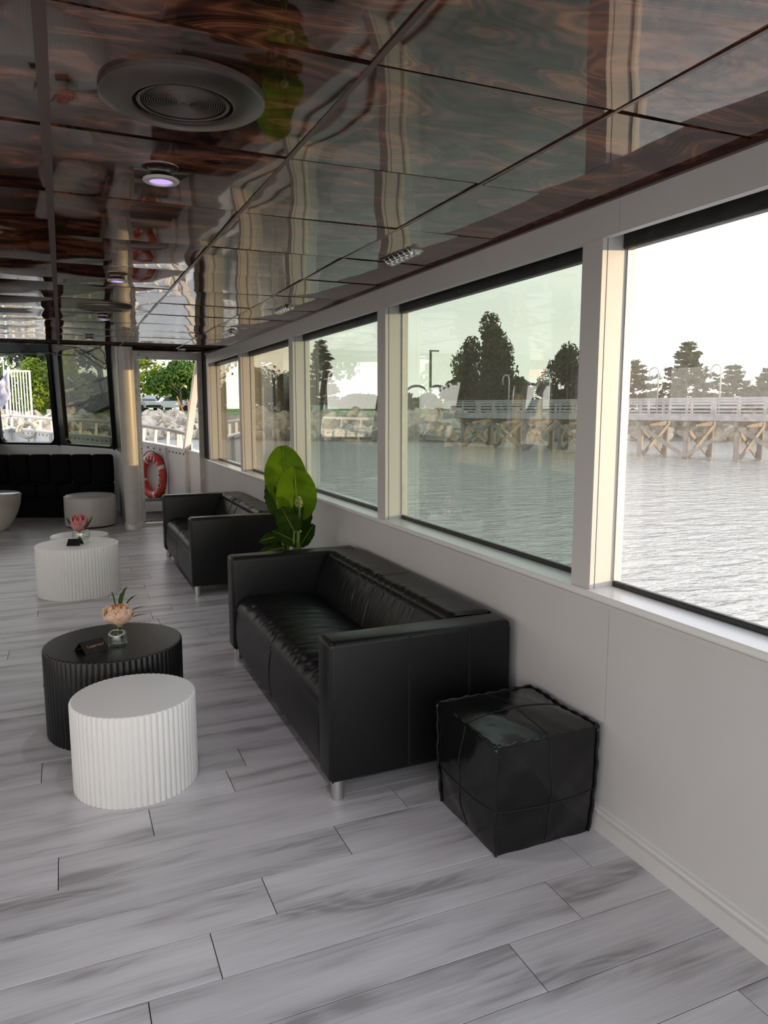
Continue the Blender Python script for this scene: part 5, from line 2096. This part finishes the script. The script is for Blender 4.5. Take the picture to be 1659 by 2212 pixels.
# step and grating outside the starboard door
stp = empty('boarding_step', (1.32, 11.35, -.05))
tag(stp, 'white step with a dark grated tread outside the doorway', 'step')
MB().box(-.55, .30, .0, .40, 0, .20).build('step_body', MT['white_hull'], stp)
MB().box(-.55, .30, .0, .34, .20, .212).build('tread', MT['mat_grating'], stp)
dm = empty('door_grating', (1.27, 10.30, -.05))
tag(dm, 'dark slatted drain grating just outside the threshold', 'grating')
for k in range(14):
    MB().box(-.42 + k * .06, -.385 + k * .06, -.14, .14, 0, .05).build('bar', MT['mat_grating'], dm)
MB().box(-.44, .46, -.16, -.14, 0, .055).build('edge', MT['alu'], dm)
MB().box(-.44, .46, .14, .16, 0, .055).build('edge', MT['alu'], dm)

# ================================================================== LIFE RING
a, b = Vector(BP[2]), Vector(BP[3])
dv = Vector((b.x - a.x, b.y - a.y, 0)).normalized()
nv = Vector((-dv.y, dv.x, 0))
if (Vector((XC, 12, 0)) - a).dot(nv) < 0:
    nv = -nv
ctr = Vector((1.340, 12.33, .44))
# keep it just off the inner bulwark face
dist = (ctr - a).dot(nv)
ctr = ctr + nv * (.05 + .068 - dist)
lr = empty('life_ring', tuple(ctr))
tag(lr, 'red-orange life ring lettered LADY leaning on the white bulwark', 'life ring')
# local frame: X right as seen from inboard, Z up, -Y towards the viewer
xr_ = nv.cross(Vector((0, 0, 1))) * -1
lr.matrix_world = Matrix((( -dv.x, -nv.x, 0, ctr.x), (-dv.y, -nv.y, 0, ctr.y), (0, 0, 1, ctr.z), (0, 0, 0, 1)))
RR, rr_ = .305, .068
tor = []
nu, nv_ = 72, 18
m = MB()
vs = []
for i in range(nu):
    A = 2 * PI * i / nu
    for j in range(nv_):
        B = 2 * PI * j / nv_
        r = RR + rr_ * 1.02 * math.cos(B)
        vs.append((r * math.cos(A), rr_ * .82 * math.sin(B), r * math.sin(A)))
fs = [(i * nv_ + j, ((i + 1) % nu) * nv_ + j, ((i + 1) % nu) * nv_ + (j + 1) % nv_, i * nv_ + (j + 1) % nv_) for i in range(nu) for j in range(nv_)]
m.add(vs, fs)
m.build('ring_body', MT['ring'], lr, smooth=True)
for ad in (28, 118, 195, 285):
    m = MB()
    vs = []
    k = 6
    for i in range(k + 1):
        A = math.radians(ad - 5 + 10 * i / k)
        for j in range(nv_):
            B = 2 * PI * j / nv_
            r = RR + (rr_ + .003) * 1.02 * math.cos(B)
            vs.append((r * math.cos(A), (rr_ + .003) * .82 * math.sin(B), r * math.sin(A)))
    fs = [(i * nv_ + j, (i + 1) * nv_ + j, (i + 1) * nv_ + (j + 1) % nv_, i * nv_ + (j + 1) % nv_) for i in range(k) for j in range(nv_)]
    m.add(vs, fs)
    m.build('white_band', MT['ring_white'], lr, smooth=True)
for ch, ad in (('L', 8), ('A', -8), ('D', -24), ('Y', -40)):
    A = math.radians(ad)
    for nm, sz, mt, yo in (('letter_outline', .098, 'ring_white', 0), ('letter', .084, 'ring_text', -.002)):
        me = text_mesh(ch, sz, depth=.004)
        me.materials.append(MT[mt])
        if nm == 'letter_outline':
            pass
        put(nm, me, lr, (RR * math.cos(A), -rr_ * .82 - .001 + yo, RR * math.sin(A)), (PI / 2, A - PI / 2 if False else -(A - PI / 2), 0))
# faded lettering strokes along the top arc
for k in range(7):
    A = math.radians(98 - k * 8.5)
    MB().box(-.012, .012, -.004, .0, -.030, .030).build('faded_letter', MT['ring_text'] if k % 2 else MT['ring_white'], lr).matrix_basis = Matrix.Translation((RR * math.cos(A), -rr_ * .80, RR * math.sin(A))) @ Matrix.Rotation(-(A - PI / 2), 4, 'Y')
rope = []
for i in range(48):
    A = 2 * PI * i / 48
    r = RR + rr_ + .012 + .028 * abs(math.sin(2 * A + .6))
    rope.append((r * math.cos(A), .0, r * math.sin(A)))
MB().tube(rope, .007, 6, closed=True).build('grab_line', MT['rope_dark'], lr, smooth=True)

# ================================================================== BOW STAFF, FLAG, ROPE
fl = empty('flag_staff', (-1.0, 17.40, 1.12))
tag(fl, 'short bow staff with a drooping blue and white flag', 'flag')
MB().tube([(0, 0, 0), (0, 0, 1.25)], .018, 8).build('staff', MT['rail'], fl)
MB().grid(lambda u, v: (-.30 * u + .03 * math.sin(v * 9), .05 * math.sin(u * 8 + v * 3), 1.18 - .55 * v - .42 * u), 10, 10).build('flag', MT['flag_blue'], fl, smooth=True)
rc = empty('rope_coil', (-.66, 16.55, .80))
tag(rc, 'pale mooring rope coiled over the bow rail with a chain', 'rope')
pts = []
for i in range(90):
    t = i / 89
    A = t * 2 * PI * 5
    pts.append((.17 * math.cos(A) * (1 - .25 * math.sin(t * 9)), .05 * math.sin(A * .7), .26 + .15 * math.sin(A) + .06 * t))
MB().tube(pts, .020, 6).build('coil', MT['rope'], rc, smooth=True)
MB().tube(bez((-.05, 0, .35), (.15, .05, .45), (.42, .1, .62), 8), .020, 6).build('rope_end', MT['rope'], rc, smooth=True)
for k in range(4):
    lk = MB()
    lk.tube([(.022 * math.cos(2 * PI * i / 12) * (1 if k % 2 else .3), .022 * math.cos(2 * PI * i / 12) * (.3 if k % 2 else 1), .10 - k * .05 + .034 * math.sin(2 * PI * i / 12)) for i in range(12)], .007, 6, closed=True)
    lk.build('chain_link', MT['steel'], rc, smooth=True)
